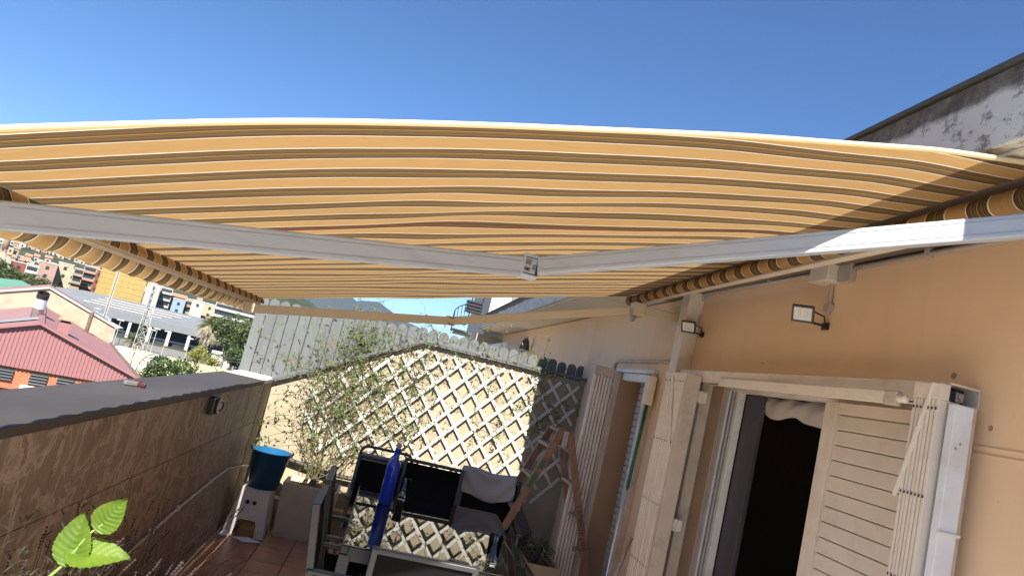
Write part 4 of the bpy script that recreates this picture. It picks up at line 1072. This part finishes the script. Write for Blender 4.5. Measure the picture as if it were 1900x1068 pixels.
# far rows climbing the hill foot
cols_far = list(range(-14, 300, 13))
for row, (d, top) in enumerate(((560, 25), (480, 16), (410, 7))):
    px = -20+row*7
    k = 0
    while px < (270, 300, 190)[row]:
        w_ = random.uniform(6, 13); kind = random.choice(['white', 'white', 'cream', 'white', 'grey', 'pink'])
        off = random.uniform(-5, 4)
        if px > 120: off += 6
        rf_ = random.choice(['flat', 'flat', 'hip'])
        building(px, px+w_, hy(px)-top+off, d+random.uniform(-25, 25), BM[kind], '%s house with %s in the %s row below the green hill' % (kind, 'a flat roof' if rf_ == 'flat' else 'a clay roof', ('farthest', 'middle', 'nearest')[row]), 2, 10, rf_, 'box', cat='house', group='houses at the foot of the hill')
        px += w_+random.uniform(.5, 3); k += 1
# middle distance, named one by one
building(-30, 22, 470, 300, BM['cream'], 'long cream block above a terracotta wall at the left edge', 1, 14, win='none')
building(-30, 27, 492, 292, BM['terra'], 'terracotta coloured low block at the left edge under the cream one', 1, 8, win='none')
building(24, 50, 484, 300, BM['red'], 'dark red and grey narrow house beside the terracotta block', 3, 10)
building(50, 73, 490, 285, BM['white'], 'white house with stacked balconies left of the pink one', 4, 10, win='balcony')
building(74, 108, 484, 300, BM['pink'], 'pinkish house with dark red shutters in front of the hill', 3, 10)
building(110, 138, 486, 310, BM['cream'], 'cream house with pillars right of the pinkish house', 3, 10)
building(139, 157, 497, 305, BM['tan'], 'tan house with a low dark opening', 2, 10, win='balcony')
building(158, 181, 492, 320, BM['pink'], 'salmon coloured house with long balconies', 3, 10, win='balcony')
building(181, 193, 500, 318, BM['red'], 'narrow dark red house next to the yellow netted building', 3, 10)
building(275, 300, 523, 330, BM['white'], 'tall white block right of the yellow netted building', 4, 12)
building(300, 322, 532, 345, BM['white'], 'white house with a red top edge', 3, 12, win='balcony')
building(322, 345, 553, 318, BM['blue'], 'light blue house behind the grey hall roof', 2, 9)
building(345, 358, 556, 322, BM['tan'], 'brown and tan house between the blue and the white one', 2, 9, win='balcony')
building(358, 380, 556, 315, BM['white'], 'white house with one square dark window behind the hall roof', 1, 9)
building(380, 402, 562, 330, BM['cream'], 'cream house to the right of the white one with the square window', 2, 9)
building(290, 345, 541, 360, BM['tan'], 'long low house with a clay tiled roof', 1, 9, roof='hip', win='none')
building(345, 420, 553, 380, BM['pink'], 'salmon coloured terrace under the striped valance', 2, 9, win='balcony')
building(402, 505, 560, 300, BM['white'], 'long white apartment terrace with rows of dark balconies', 3, 12, win='balcony', turn=0)
building(418, 500, 548, 340, BM['cream'], 'second white apartment terrace farther back', 2, 12, win='balcony')
# yellow netted building
M_net = mat('yellow_scaffold_net', (.29, .215, .08), .9, .06, .6, dirt=(.25, .18, .07), dirt_scale=.8)
for (l_, r_, t_, dd, lab) in ((192, 219, 494, 310, 'smaller building wrapped in yellow scaffold netting'), (219, 275, 499, 300, 'larger building wrapped in yellow scaffold netting')):
    o = building(l_, r_, t_, dd, M_net, lab, 1, 14, win='none')
    wl = o.children[0]; bb = [V(c) for c in wl.bound_box]; x0 = min(c.x for c in bb); x1 = max(c.x for c in bb); h = max(c.z for c in bb); 
    yf = max((c.y for c in bb), key=lambda v: -abs(v)); sg = -1 if max(abs(c.y) for c in bb) == max(c.y for c in bb) else 1
    n_ = max(2, int((x1-x0)/2))
    for k in range(n_+1):
        x = x0+(x1-x0)*k/n_; MB().box((x-.05, min(0, sg*.12), 0), (x+.05, max(0, sg*.12), h)).build('scaffold_pole', mat('net_seam', (.55, .36, .07), .9) if k == 0 else bpy.data.materials['net_seam'], o)
    z = h-.2
    while z > 1:
        MB().box((x0, min(0, sg*.12), z-.04), (x1, max(0, sg*.12), z+.04)).build('scaffold_rail', bpy.data.materials['net_seam'], o); z -= 2

# grey hall
hall = empty('sports_hall', 'large grey hall with white roof strips and open bays of pale columns', 'hall', far_point(250, 600, 255))
M_hroof = mat('grey_sheet_roof', (.17, .18, .19), .6, .06, .3, dirt=(.20, .21, .215), dirt_scale=.2); M_hw = mat('pale_concrete', (.45, .45, .44), .8, .08, .5)
M_hdark = mat('hall_dark_interior', (.035, .037, .04), .9, .3, .3); M_hf = mat('grey_fascia', (.14, .15, .16), .6, .05, .5)
e0 = far_point(60, hy(60)+19, 240); e1 = far_point(392, hy(392)+47, 262)
e0 = far_point(112, 546, 250); e1 = far_point(392, 624, 250)
ze = (e0.z+e1.z)/2; e0.z = e1.z = ze
uh = (e1-e0).normalized(); nh = V((-uh.y, uh.x, 0)); nh = nh if nh.dot(e0) > 0 else -nh; LH = (e1-e0).length
back_z = 3.7; dpt = 27
def hp(u, n, z): return e0+uh*u+nh*n+V((0, 0, z))
b = MB().add([hp(-9, 0, 0), hp(LH, 0, 0), hp(LH-2, dpt, back_z), hp(4, dpt, back_z)], [(0, 1, 2, 3)]).add([hp(-9, 0, 0), hp(4, dpt, back_z), hp(-16, dpt+8, 1.2)], [(0, 1, 2)]).add([hp(LH, 0, 0), hp(LH+22, 8, -2.5), hp(LH+18, dpt+6, -1), hp(LH-2, dpt, back_z)], [(0, 1, 2, 3)])
loc(b.build('roof', M_hroof, hall, fix=False), hall)
for k in range(4):
    n0 = 4.2+k*5.0; 
    f = lambda n: back_z*n/dpt+.12
    loc(MB().add([hp(6+k*1.6, n0, f(n0)), hp(LH-16+k*3.2, n0, f(n0)), hp(LH-16+k*3.2, n0+2.4, f(n0+2.4)), hp(6+k*1.6, n0+2.4, f(n0+2.4))], [(0, 1, 2, 3)]).build('roof_light_strip', BM['white'], hall, fix=False), hall)
def slab(u0, u1, n0, n1, z0, z1): 
    b = MB(); vs = [hp(u, n, z) for z in (z0, z1) for (u, n) in ((u0, n0), (u1, n0), (u1, n1), (u0, n1))]
    return b.add(vs, [(0, 3, 2, 1), (4, 5, 6, 7), (0, 1, 5, 4), (1, 2, 6, 5), (2, 3, 7, 6), (3, 0, 4, 7)])
loc(slab(-9, LH+.2, -.3, .1, -2.3, -.02).build('fascia', M_hf, hall), hall)
loc(slab(-9, LH, 4, 4.4, G0-ze-1, -.5).build('back_wall', M_hdark, hall), hall)
loc(slab(-9, LH, 3.8, 4.0, -6.2, -5.6).build('wall_rail', M_hw, hall), hall)
for k in range(11):
    u = LH-.6-k*5.9
    if u < -9: break
    loc(slab(u-.4, u+.4, -.1, .6, G0-ze-1, -2.3).build('column', M_hw, hall), hall)
for k in range(14):
    u = LH-4-k*4.2
    if u < -8: break
    loc(slab(u-.8, u+.8, 3.7, 3.85, -7.4, -6.4).build('back_window', M_pane, hall), hall)

# canopies by the hall
M_tarpg = mat('green_canopy', (.10, .24, .17), .8, .08, .5); M_tarpb = mat('light_blue_canopy', (.22, .38, .55), .8, .06, .5)
def canopy(name, label, pts, m_):
    P_ = [far_point(*p) for p in pts]; c = sum(P_, V())/len(P_)
    b = MB(); n_ = len(P_); b.add(P_+[p-V((0, 0, .08)) for p in P_], [tuple(range(n_)), tuple(reversed(range(n_, 2*n_)))]+[(i, i+n_, (i+1) % n_+n_, (i+1) % n_) for i in range(n_)])
    r = empty(name, label, 'canopy', (c.x, c.y, G0))
    loc(b.build('cloth_roof', m_, r), r)
    for p in P_: loc(MB().tube([(p.x, p.y, G0), (p.x, p.y, p.z-.09)], .06, 6).build('post', M_hw, r), r)
canopy('shade_canopy', 'large green shade canopy at the left edge above the red roof', [(-30, 512, 150), (40, 520, 170), (84, 545, 150), (30, 548, 115), (-30, 545, 110)], M_tarpg)
canopy('shade_canopy', 'small pointed green canopy beyond the red roof', [(96, 540, 118), (104, 534, 130), (152, 568, 120), (120, 566, 104)], M_tarpg)
canopy('shade_canopy', 'light blue canopy between the red roof and the hall', [(155, 571, 150), (172, 574, 165), (208, 591, 150), (190, 592, 135), (160, 585, 125)], M_tarpb)
canopy('shade_canopy', 'white canopy in front of the hall columns', [(192, 597, 125), (206, 596, 135), (229, 608, 130), (214, 610, 115)], BM['white'])

# red roofed building close by
A0 = az(93); RGT = V((A0.y, -A0.x, 0))
def lp(u, v, z): return RGT*u+A0*v+V((0, 0, z))
red = empty('red_roofed_building', 'big brick building with a ribbed dusty red metal gable and roofs', 'building', lp(-2, 40, G0))
def inv(px, py, v):      # direction seen, met at forward distance v
    d = ray(px, py); k = v/d.dot(A0); p = EYE+d*k; return p.dot(RGT), p.z
ua, za = inv(75, 601.5, 40); ur, zr_ = inv(258, 705, 40)
sl_ = (za-zr_)/(ur-ua); ul = ua-(ur-ua); zbm = inv(191, 711, 40)[1]; zbm = (zbm+inv(0, 674.5, 40)[1])/2
VB = 61
M_rib = mat('dusty_red_metal', (.25, .115, .115), .55, .05, .6, dirt=(.22, .10, .10), dirt_scale=.6); M_rtop = mat('dusty_red_roof_sheet', (.26, .145, .135), .6, .05, .5, dirt=(.22, .12, .11), dirt_scale=.4, stretch=(1, .2, 1))
M_brick = mat('orange_brick', (.33, .12, .06), .9, .12, 4, .3, 20, bdist=.02)
# ribbed gable sheet as real folds
b = MB(); x = ul; k = 0; pr = []
while x <= ur:
    pr.append((x, 0.0)); pr.append((x+.06, 0)); pr.append((x+.085, -.035)); pr.append((x+.145, -.035)); x += .17
pr = [p for p in pr if p[0] <= ur]
for u, dv in pr:
    zt = za-sl_*abs(u-ua); b.v.append(tuple(lp(u, 40+dv, max(zt, zbm+.01)))); b.v.append(tuple(lp(u, 40+dv, zbm)))
for i in range(len(pr)-1): b.f.append((2*i, 2*i+1, 2*i+3, 2*i+2)); b.m.append(0)
loc(b.build('ribbed_gable', M_rib, red, fix=False), red)
for sg, nm in ((1, 'roof_right'), (-1, 'roof_left')):
    ue = ua+sg*(ur-ua); 
    b = MB().add([lp(ua, 39.85, za+.04), lp(ue, 39.85, zr_+.04), lp(ue, VB, zr_+.04), lp(ua, VB, za+.04)], [(0, 1, 2, 3)])
    loc(b.build('roof_slope', M_rtop, red, fix=False), red)
    loc(MB().bar(lp(ua, 39.83, za+.06), lp(ue, 39.83, zr_+.06), .14, .12).build('verge_trim', M_rib, red), red)
    # stained parapet and roof beyond
    hp_ = 1.35
    b = MB().prism([lp(ua, VB, za-.3), lp(ue, VB, zr_-.3), lp(ue, VB, zr_+hp_), lp(ua, VB, za+hp_)], A0*.3)
    loc(b.build('parapet', wallm('stained_parapet', (.36, .29, .21), (.20, .16, .12)) if sg > 0 else bpy.data.materials['stained_parapet'], red), red)
    loc(MB().bar(lp(ua, VB+.1, za+hp_+.06), lp(ue, VB+.1, zr_+hp_+.06), .5, .14).build('parapet_cap', BM['white'], red), red)
    loc(MB().add([lp(ua, VB+.4, za+hp_+.1), lp(ue, VB+.4, zr_+hp_+.1), lp(ue, VB+13, zr_+hp_+.1), lp(ua, VB+13, za+hp_+.1)], [(0, 1, 2, 3)]).build('roof_slope', M_rtop, red, fix=False), red)
for k in range(9):   # sheet laps running down the right slope
    v = 41.5+k*2.2
    loc(MB().bar(lp(ua+.05, v, za+.055), lp(ur, v, zr_+.055), .05, .03).build('sheet_lap', M_rib, red), red)
loc(MB().bar(lp(ua, 39.8, za+.07), lp(ua, VB, za+.07), .3, .06).build('ridge_cap', M_rib, red), red)
loc(MB().bar(lp(ur+.05, 39.8, zr_), lp(ur+.05, VB+13, zr_), .2, .2).build('gutter', M_bark, red), red)
b = MB(); b.add([lp(u, v, z) for z in (G0, zbm-.01) for (u, v) in ((ul-4, 40.15), (ur-.2, 40.15), (ur-.2, 73), (ul-4, 73))], [(0, 3, 2, 1), (4, 5, 6, 7), (0, 1, 5, 4), (1, 2, 6, 5), (2, 3, 7, 6), (3, 0, 4, 7)])
loc(b.build('brick_wall', M_brick, red), red)
def rb(u0, u1, v0, v1, z0, z1, nm, m_, par=red, bev=0):
    vs = [lp(u, v, z) for z in (z0, z1) for (u, v) in ((u0, v0), (u1, v0), (u1, v1), (u0, v1))]
    return loc(MB().add(vs, [(0, 3, 2, 1), (4, 5, 6, 7), (0, 1, 5, 4), (1, 2, 6, 5), (2, 3, 7, 6), (3, 0, 4, 7)]).build(nm, m_, par, bevel=bev), red)
for pa, pb, py in ((-25, 28, 683), (58, 89, 700), (107, 137, 711)):
    u0, z0 = inv(pa, py-9, 40); u1, _ = inv(pb, py, 40); 
    fr = rb(u0, u1, 40.06, 40.14, zbm-.68, zbm-.12, 'window', M_pane)
    for q in range(4): rb(u0, u1, 40.0, 40.05, zbm-.64+q*.14, zbm-.61+q*.14, 'window_louvre', M_hf, fr)
rb(ul-4, ur-.2, 39.85, 40.14, zbm-1.0, zbm-.82, 'brick_ledge', M_brick); rb(ul-4, ur-.2, 39.95, 40.14, zbm-1.35, zbm-1.25, 'brick_ledge', M_brick)
u0, _ = inv(40, 690, 40)
pv = rb(u0, u0+.9, 39.7, 40.14, zbm-3, zbm-.95, 'brick_pier', M_brick); rb(u0+.1, u0+.8, 39.6, 40.1, zbm-.93, zbm-.75, 'pier_cap', M_soffit, pv)
rb(u0+.25, u0+.65, 39.66, 39.7, zbm-1.9, zbm-1.0, 'pier_slot', M_dark, pv)
# rooftop fittings
def roof_z(u): return za-sl_*abs(u-ua)
u0, z0 = inv(66, 590, 47)
fl_ = empty('metal_flue', 'short round galvanised flue with a dark open mouth on the red roof ridge', 'flue', lp(u0, 47, roof_z(u0)))
loc(MB().lathe([(.29, -.3), (.29, .45), (.33, .47), (.33, .52), (.29, .54), (.29, 1.15)], lp(u0, 47, roof_z(u0)), 20).build('flue_pipe', mat('galvanised', (.5, .51, .52), .4, .1, 2, metal=.6), fl_, smooth=True), fl_)
loc(MB().lathe([(.0, 0), (.31, 0), (.31, .30), (.26, .31), (.26, .05)], lp(u0, 47, roof_z(u0)+1.12), 20, Matrix.Rotation(math.radians(25), 3, tuple(RGT))).build('flue_mouth', M_black, fl_), fl_)
u0, z0 = inv(115, 618, 43); zc_ = roof_z(u0)
ch = empty('roof_chimney', 'small red chimney with a cream pointed cap on the red roof', 'chimney', lp(u0, 43, zc_))
def cb(w0, z0, z1, w1, nm, m_): 
    vs = [lp(u0+a*w, 43+c*w, z) for (z, w) in ((z0, w0), (z1, w1)) for (a, c) in ((-1, -1), (1, -1), (1, 1), (-1, 1))]
    return loc(MB().add(vs, [(0, 3, 2, 1), (4, 5, 6, 7), (0, 1, 5, 4), (1, 2, 6, 5), (2, 3, 7, 6), (3, 0, 4, 7)]).build(nm, m_, ch), ch)
cb(.28, zc_-.4, zc_+.55, .28, 'stack', M_rib); cb(.22, zc_+.55, zc_+.72, .22, 'vent_gap', M_dark); cb(.40, zc_+.66, zc_+.72, .40, 'cap_plate', BM['tan']); cb(.34, zc_+.72, zc_+1.08, .10, 'cap_cone', BM['tan'])
u0, _ = inv(22, 596, 44); 
sk_ = MB().add([lp(ul+.5, 43, roof_z(ul+.5)+.1), lp(u0+1.1, 43, roof_z(u0+1.1)+.1), lp(u0+1.1, 45, roof_z(u0+1.1)+.1), lp(ul+.5, 45, roof_z(ul+.5)+.1)], [(0, 1, 2, 3)]).build('roof_light', mat('grey_rooflight', (.25, .27, .27), .3, .1, 1), fix=False)
sk_.parent = red; loc(sk_, red)
u0, _ = inv(161, 612, 58)
loc(MB().tube([lp(u0, 58, roof_z(u0)), lp(u0, 58, roof_z(u0)+1.5)], .14, 10).build('vent_pipe', M_bark, red), red)

# barrel vaulted pale roof
va, vb_ = far_point(204, 632, 90), far_point(560, 712, 86)
zv = -4.9; va.z = vb_.z = zv
uv = (vb_-va).normalized(); nv = V((-uv.y, uv.x, 0)); nv = nv if nv.dot(va) > 0 else -nv
vt = empty('vaulted_shed', 'long shed with a curved roof of pale yellow and white sheets', 'shed', (va.x, va.y, G0))
LV = (vb_-va).length; RV = 3.6; cols = [mat('yellowed_sheet', (.44, .42, .25), .6, .06, .8, dirt=(.46, .45, .36), dirt_scale=.4), mat('white_sheet', (.45, .45, .39), .6, .06, .8), mat('ochre_sheet', (.38, .36, .19), .6, .08, .8)]
random.seed(9); u = 0
while u < LV:
    w_ = random.uniform(1.0, 1.7); b = MB(); N = 14
    for k in range(N+1):
        t = PI*k/N
        for uu in (u, min(u+w_-.03, LV)): b.v.append(tuple(va+uv*uu+nv*(RV-RV*math.cos(t)*1.15)+V((0, 0, 2.0*math.sin(t)-2.0))))
    for k in range(N): b.f.append((2*k, 2*k+1, 2*k+3, 2*k+2)); b.m.append(0)
    loc(b.build('roof_sheet', random.choice(cols), vt, smooth=True, fix=False), vt); u += w_
def vb(u0, u1, n0, n1, z0, z1, nm, m_):
    vs = [va+uv*u+nv*n+V((0, 0, z)) for z in (z0, z1) for (u, n) in ((u0, n0), (u1, n0), (u1, n1), (u0, n1))]
    return loc(MB().add(vs, [(0, 3, 2, 1), (4, 5, 6, 7), (0, 1, 5, 4), (1, 2, 6, 5), (2, 3, 7, 6), (3, 0, 4, 7)]).build(nm, m_, vt), vt)
vb(0, LV, -.5, 6.6, G0-zv, -2.1, 'shed_wall', BM['cream'])
k = 0
while k*3.4 < LV: vb(k*3.4+.4, k*3.4+2.9, -.55, -.45, -3.2, -2.3, 'wall_opening', M_pane); k += 1

# trees
def crown(b, c, rx, rz, n_, s_, cl=9):
    cs = []
    for i in range(cl):
        d = V((random.gauss(0, 1), random.gauss(0, 1), random.gauss(0, 1))).normalized()
        cs.append((c+V((d.x*rx*.6, d.y*rx*.6, d.z*rz*.55)), random.uniform(.32, .55)))
    for i in range(n_):
        cc, rr = random.choice(cs); d = V((random.gauss(0, 1), random.gauss(0, 1), random.gauss(0, 1))).normalized()*random.uniform(.75, 1.05)
        p = cc+V((d.x*rx*rr, d.y*rx*rr, d.z*rz*rr)); a = V((random.gauss(0, 1), random.gauss(0, 1), random.gauss(0, 1))).normalized(); e = a.orthogonal().normalized()
        e = (Matrix.Rotation(random.uniform(0, 6), 3, a) @ e); f = a.cross(e); k = s_*random.uniform(.6, 1.3)
        b.add([p-e*k-f*k*.5, p+e*k*.2-f*k*.6, p+e*k+f*k*.2, p-e*k*.1+f*k*.7], [(0, 1, 2, 3)])
def tree(px, py, dist, rx, rz, m_, label, n_=2600, leaf=.16, nm='broadleaf_tree', z0=G0, cl=10):
    c = far_point(px, py, dist); r = empty(nm, label, 'tree', (c.x, c.y, z0))
    loc(MB().tube([(c.x, c.y, z0), (c.x+.1, c.y, (z0+c.z)/2), (c.x, c.y, c.z)], [.22, .16, .1], 8).build('trunk', M_bark, r), r)
    for k in range(5):
        d = V((math.cos(k*1.3), math.sin(k*1.3), .7))
        loc(MB().tube([(c.x, c.y, c.z-rz*.6), c+V((d.x*rx*.4, d.y*rx*.4, 0)), c+V((d.x*rx*.65, d.y*rx*.65, rz*.4))], [.09, .06, .03], 6).build('limb', M_bark, r), r)
    b = MB(); crown(b, c, rx, rz, n_, leaf, cl); loc(b.build('crown', m_, r, fix=False, kind='stuff'), r)
random.seed(13)
tree(424, 612, 140, 3.6, 3.6, M_fol2, 'rounded pine tree just right of the big palm', 3600, .2, 'pine_tree')
tree(462, 636, 105, 2.9, 3.4, M_fol2, 'dark pine tree beside the grey picket fence', 3600, .17, 'pine_tree')
tree(445, 664, 100, 3.0, 1.8, M_fol1, 'low dark tree beneath the pines', 2400, .17)
tree(322, 694, 62, 2.4, 1.7, M_fol1, 'dark leafy tree top rising just behind the coping', 3200, .11)
tree(370, 657, 98, 1.9, 1.3, M_fol3, 'small yellow green bush between the shed and the hall', 1800, .1)
tree(395, 668, 96, 1.6, .8, M_fol3, 'low yellow green shrub right of the yellow green bush', 900, .1)
tree(6, 500, 230, 4.5, 3.2, M_fol1, 'dark round tree top in front of the terracotta wall', 1500, .28, cl=6)
tree(40, 516, 230, 6, 2.2, M_fol2, 'row of low street trees above the green canopy, leftmost clump', 1500, .28)
tree(72, 524, 235, 5, 2.2, M_fol2, 'low street tree clump in front of the white balconied house', 1300, .28)
def palm(px, py, dist, R_, label, dry, n_=44):
    c = far_point(px, py, dist); r = empty('palm_tree', label, 'tree', (c.x, c.y, G0))
    loc(MB().tube([(c.x, c.y, G0), (c.x, c.y, c.z)], [.32, .26], 10).build('trunk', M_bark, r), r)
    for nm, m_, lo, hi, cnt in (('green_fronds', M_palm, -.1, 1.4, n_), ('dry_fronds', M_palmdry, -1.3, -.1, int(n_*dry))):
        b = MB()
        for i in range(cnt):
            a = random.uniform(0, 2*PI); el = random.uniform(lo, hi); d = V((math.cos(a)*math.cos(el), math.sin(a)*math.cos(el), math.sin(el))); L_ = R_*random.uniform(.75, 1.05)
            prev = c.copy(); sd = V((-math.sin(a), math.cos(a), 0))
            for k in range(7):
                t = (k+1)/7; q = c+d*L_*t+V((0, 0, -R_*.45*t*t)); w_ = R_*.19*math.sin(PI*min(.98, t*.8+.15))
                for sg in (-1, 1):
                    for z in range(3):
                        p0 = prev.lerp(q, z/3); b.add([p0, p0+(q-prev)*.22, p0+sd*sg*w_+(q-prev)*.9-V((0, 0, w_*.45))], [(0, 1, 2)])
                prev = q
        loc(b.build(nm, m_, r, fix=False, kind='stuff'), r)
palm(395, 600, 150, 3.3, 'big palm tree with a skirt of dry pale fronds', 1.8, 90)
palm(250, 632, 100, 2.4, 'small green palm crown above the curved shed roof', .3, 34)

# masts, lamps and sheds
M_mast = mat('galvanised_mast', (.36, .35, .33), .6, .1, 2)
def mast(px0, py0, px1, py1, dist, wb, wt, label, seg):
    a = far_point(px0, py0, dist); c = far_point(px1, py1, dist); a = V((c.x, c.y, G0)); r = empty('lattice_mast', label, 'mast', a)
    H = c.z-a.z; co = ((1, 0), (-.5, .87), (-.5, -.87)); 
    def pt(k, t): w_ = wb+(wt-wb)*t; return a+V((co[k][0]*w_, co[k][1]*w_, H*t))
    for k in range(3): loc(MB().tube([pt(k, 0), pt(k, 1)], .045, 5).build('mast_leg', M_mast, r), r)
    b = MB()
    for s_ in range(seg):
        for k in range(3):
            b.tube([pt(k, s_/seg), pt((k+1) % 3, (s_+1)/seg)], .022, 4, False); b.tube([pt((k+1) % 3, s_/seg), pt(k, (s_+1)/seg)], .022, 4, False); b.tube([pt(k, s_/seg), pt((k+1) % 3, s_/seg)], .022, 4, False)
    loc(b.build('cross_bracing', M_mast, r, kind='stuff', fix=False), r)
mast(250, 690, 291, 529, 86, .85, .42, 'wide tapering lattice radio mast rising through the curved shed', 16)
mast(195, 620, 223, 497, 96, .18, .14, 'slim dark lattice mast in front of the yellow netted building', 26)
for i, (px, py, ln) in enumerate(((182, 574, 0), (224, 595, 0), (283, 613, 0), (292, 611, 0), (312, 616, 1), (353, 629, 0), (379, 634, 0))):
    c = far_point(px, py, 205); r = empty('sports_lamp', ('first', 'second', 'third', 'fourth', 'fifth', 'sixth', 'seventh')[i]+' thin white lamp post from the left in front of the hall bays', 'lamp post', (c.x, c.y, G0), 0, 'lamp posts in front of the hall')
    loc(MB().tube([(c.x, c.y, G0), (c.x, c.y, c.z)], .09, 6).build('pole', BM['white'], r), r)
    loc(MB().box((c.x-.9, c.y-.3, c.z), (c.x+.9, c.y+.3, c.z+.35)).build('lamp_head', BM['white'], r, bevel=.1), r)
for px0, px1, py, lab in ((394, 415, 655, 'small white shed nearer the yellow green bush'), (418, 440, 662, 'small white shed nearer the picket fence')):
    building(px0, px1, py, 108, BM['white'], lab, 1, 4, win='none', base=G0+3, cat='shed')
cpl = far_point(18, 428, 70); 
cp = tag(MB().tube([far_point(9, 462, 70), far_point(9, 462, 70).lerp(far_point(19, 428, 70), .5), far_point(22, 415, 70)], .22, 12).build('tall_post', BM['tan'], smooth=True), 'tall tan post rising into the striped valance at the far left', 'post')
for q in range(2):
    a, c = far_point(385, 645+q*4, 96), far_point(485, 672+q*6, 60); 
    tag(MB().tube([a, a.lerp(c, .5)-V((0, 0, .5)), c], .035, 5).build('overhead_wire', M_black), ('upper' if q == 0 else 'lower')+' dark overhead wire in front of the pines by the fence', 'wire')

# ------------------------------------------------------------ next door terrace, beyond the fence
wt = tag(MB().box((-1.3, 6.75, -1.5), (XH, 13, 0)).build('neighbour_terrace', M_cream), kind='structure')
sw = tag(MB().box((1.47, 13.2, 2.0), (3.6, 17, 5.4)).build('white_roof_wall', mat('rooftop_white_render', (.40, .385, .35), .9, .06, .8, dirt=(.34, .32, .28), dirt_scale=1)), 'white rooftop wall beyond the end of the eave', 'wall')  # white render with slightly darker random patches
MB().box((1.86, 13.15, 2.0), (2.02, 13.197, 5.4)).build('grey_duct', M_hf, sw, bevel=.01)
stc = empty('spiral_stair', 'dark metal outdoor stair with curved railing on the next roof', 'staircase', (1.35, 13.2, 0))
E0 = V((0, 0, 0))
def sp_(px, py, y): d = ray(px, py); return EYE+d*(y/d.y)
for i, (px, py) in enumerate(((868, 560), (867, 566), (866, 572), (864, 577))):
    c = sp_(px+12, py+1, 13.0)
    loc(MB().box((c.x-.14, 12.85, c.z-.02), (c.x+.16, 13.15, c.z+.015)).build('stair_tread', M_black, stc), stc)
for i, (px, py) in enumerate(((830, 590), (835, 596), (838, 612), (842, 618))):
    c = sp_(px+14, py+1, 12.7)
    loc(MB().box((c.x-.16, 12.6, c.z-.02), (c.x+.16, 12.9, c.z+.015)).build('stair_tread', M_black, stc), stc)
rail_px = [(841, 592), (842, 582), (845, 574), (851, 569), (858, 566), (864, 564), (870, 561)]
loc(MB().tube([sp_(x, y, 12.8) for x, y in rail_px], .012, 6).build('hand_rail', M_black, stc, smooth=True), stc)
for i in range(7):
    x, y = rail_px[i]; a = sp_(x, y, 12.8); c = sp_(x-5+i*.4, y+26-i*1.0, 12.8)
    loc(MB().tube([a, c], .007, 5).build('baluster', M_black, stc), stc)
for px, dy in ((872, 0), (893, 0)): loc(MB().tube([sp_(px+6, 550, 12.9), sp_(px-6, 600, 12.9)], .014, 6).build('stair_pole', M_black, stc), stc)
loc(MB().box((1.30, 12.7, 1.7), (1.78, 13.0, 2.42)).build('stair_wall', M_cream, stc), stc)
wl_ = empty('wall_lantern', 'dark bell shaped lantern on the next door wall above the pickets', 'lantern', (1.72, 9.9, 2.2))
lc = sp_(975, 637, 9.6)
loc(MB().lathe([(.075, -.09), (.07, -.075), (.045, .03), (.035, .06), (.015, .085), (0, .09)], lc, 8).build('lantern_glass', mat('smoked_lantern', (.10, .085, .075), .3, .2, 10), wl_), wl_)
for k in range(8):
    a = 2*PI*k/8+PI/8
    loc(MB().tube([lc+V((.076*math.cos(a), .076*math.sin(a), -.09)), lc+V((.046*math.cos(a), .046*math.sin(a), .03)), lc+V((.016*math.cos(a), .016*math.sin(a), .088))], .004, 4).build('lantern_rib', M_black, wl_), wl_)
loc(MB().lathe([(.08, -.1), (.08, -.09)], lc, 16, capt=True).lathe([(.028, .062), (.02, .10), (0, .105)], lc, 12).build('lantern_cap', M_steel, wl_), wl_)
loc(MB().tube([lc+V((0, 0, -.1)), lc+V((.02, 0, -.2)), (1.795, lc.y, lc.z-.22)], .008, 6).build('bracket', M_black, wl_), wl_)
na = empty('next_awning', 'rolled up pale awning with cast arms on the next door wall', 'awning', (1.6, 9, 2.0))
loc(MB().box((1.50, 10.2, 2.05), (1.79, 12.6, 2.25)).build('awning_case', M_soffit, na, bevel=.03), na)
for y in (10.3, 11.2): loc(MB().box((1.46, y, 1.92), (1.70, y+.15, 2.08)).box((1.55, y+.3, 1.95), (1.62, y+.7, 2.02)).build('arm_bracket', M_reveal, na, bevel=.01), na)

# ------------------------------------------------------------ air
m = bpy.data.materials.new('haze'); m.use_nodes = True; n = m.node_tree.nodes; n.clear()
pv_ = n.new('ShaderNodeVolumePrincipled'); pv_.inputs['Color'].default_value = (.40, .62, 1, 1); pv_.inputs['Density'].default_value = 2.6e-5; pv_.inputs['Anisotropy'].default_value = 0.1
oo = n.new('ShaderNodeOutputMaterial'); m.node_tree.links.new(pv_.outputs[0], oo.inputs['Volume'])
hz = MB().box((-16500, -16500, G0-1.2), (16500, 16500, 700)).build('haze', m); tag(hz, kind='stuff')
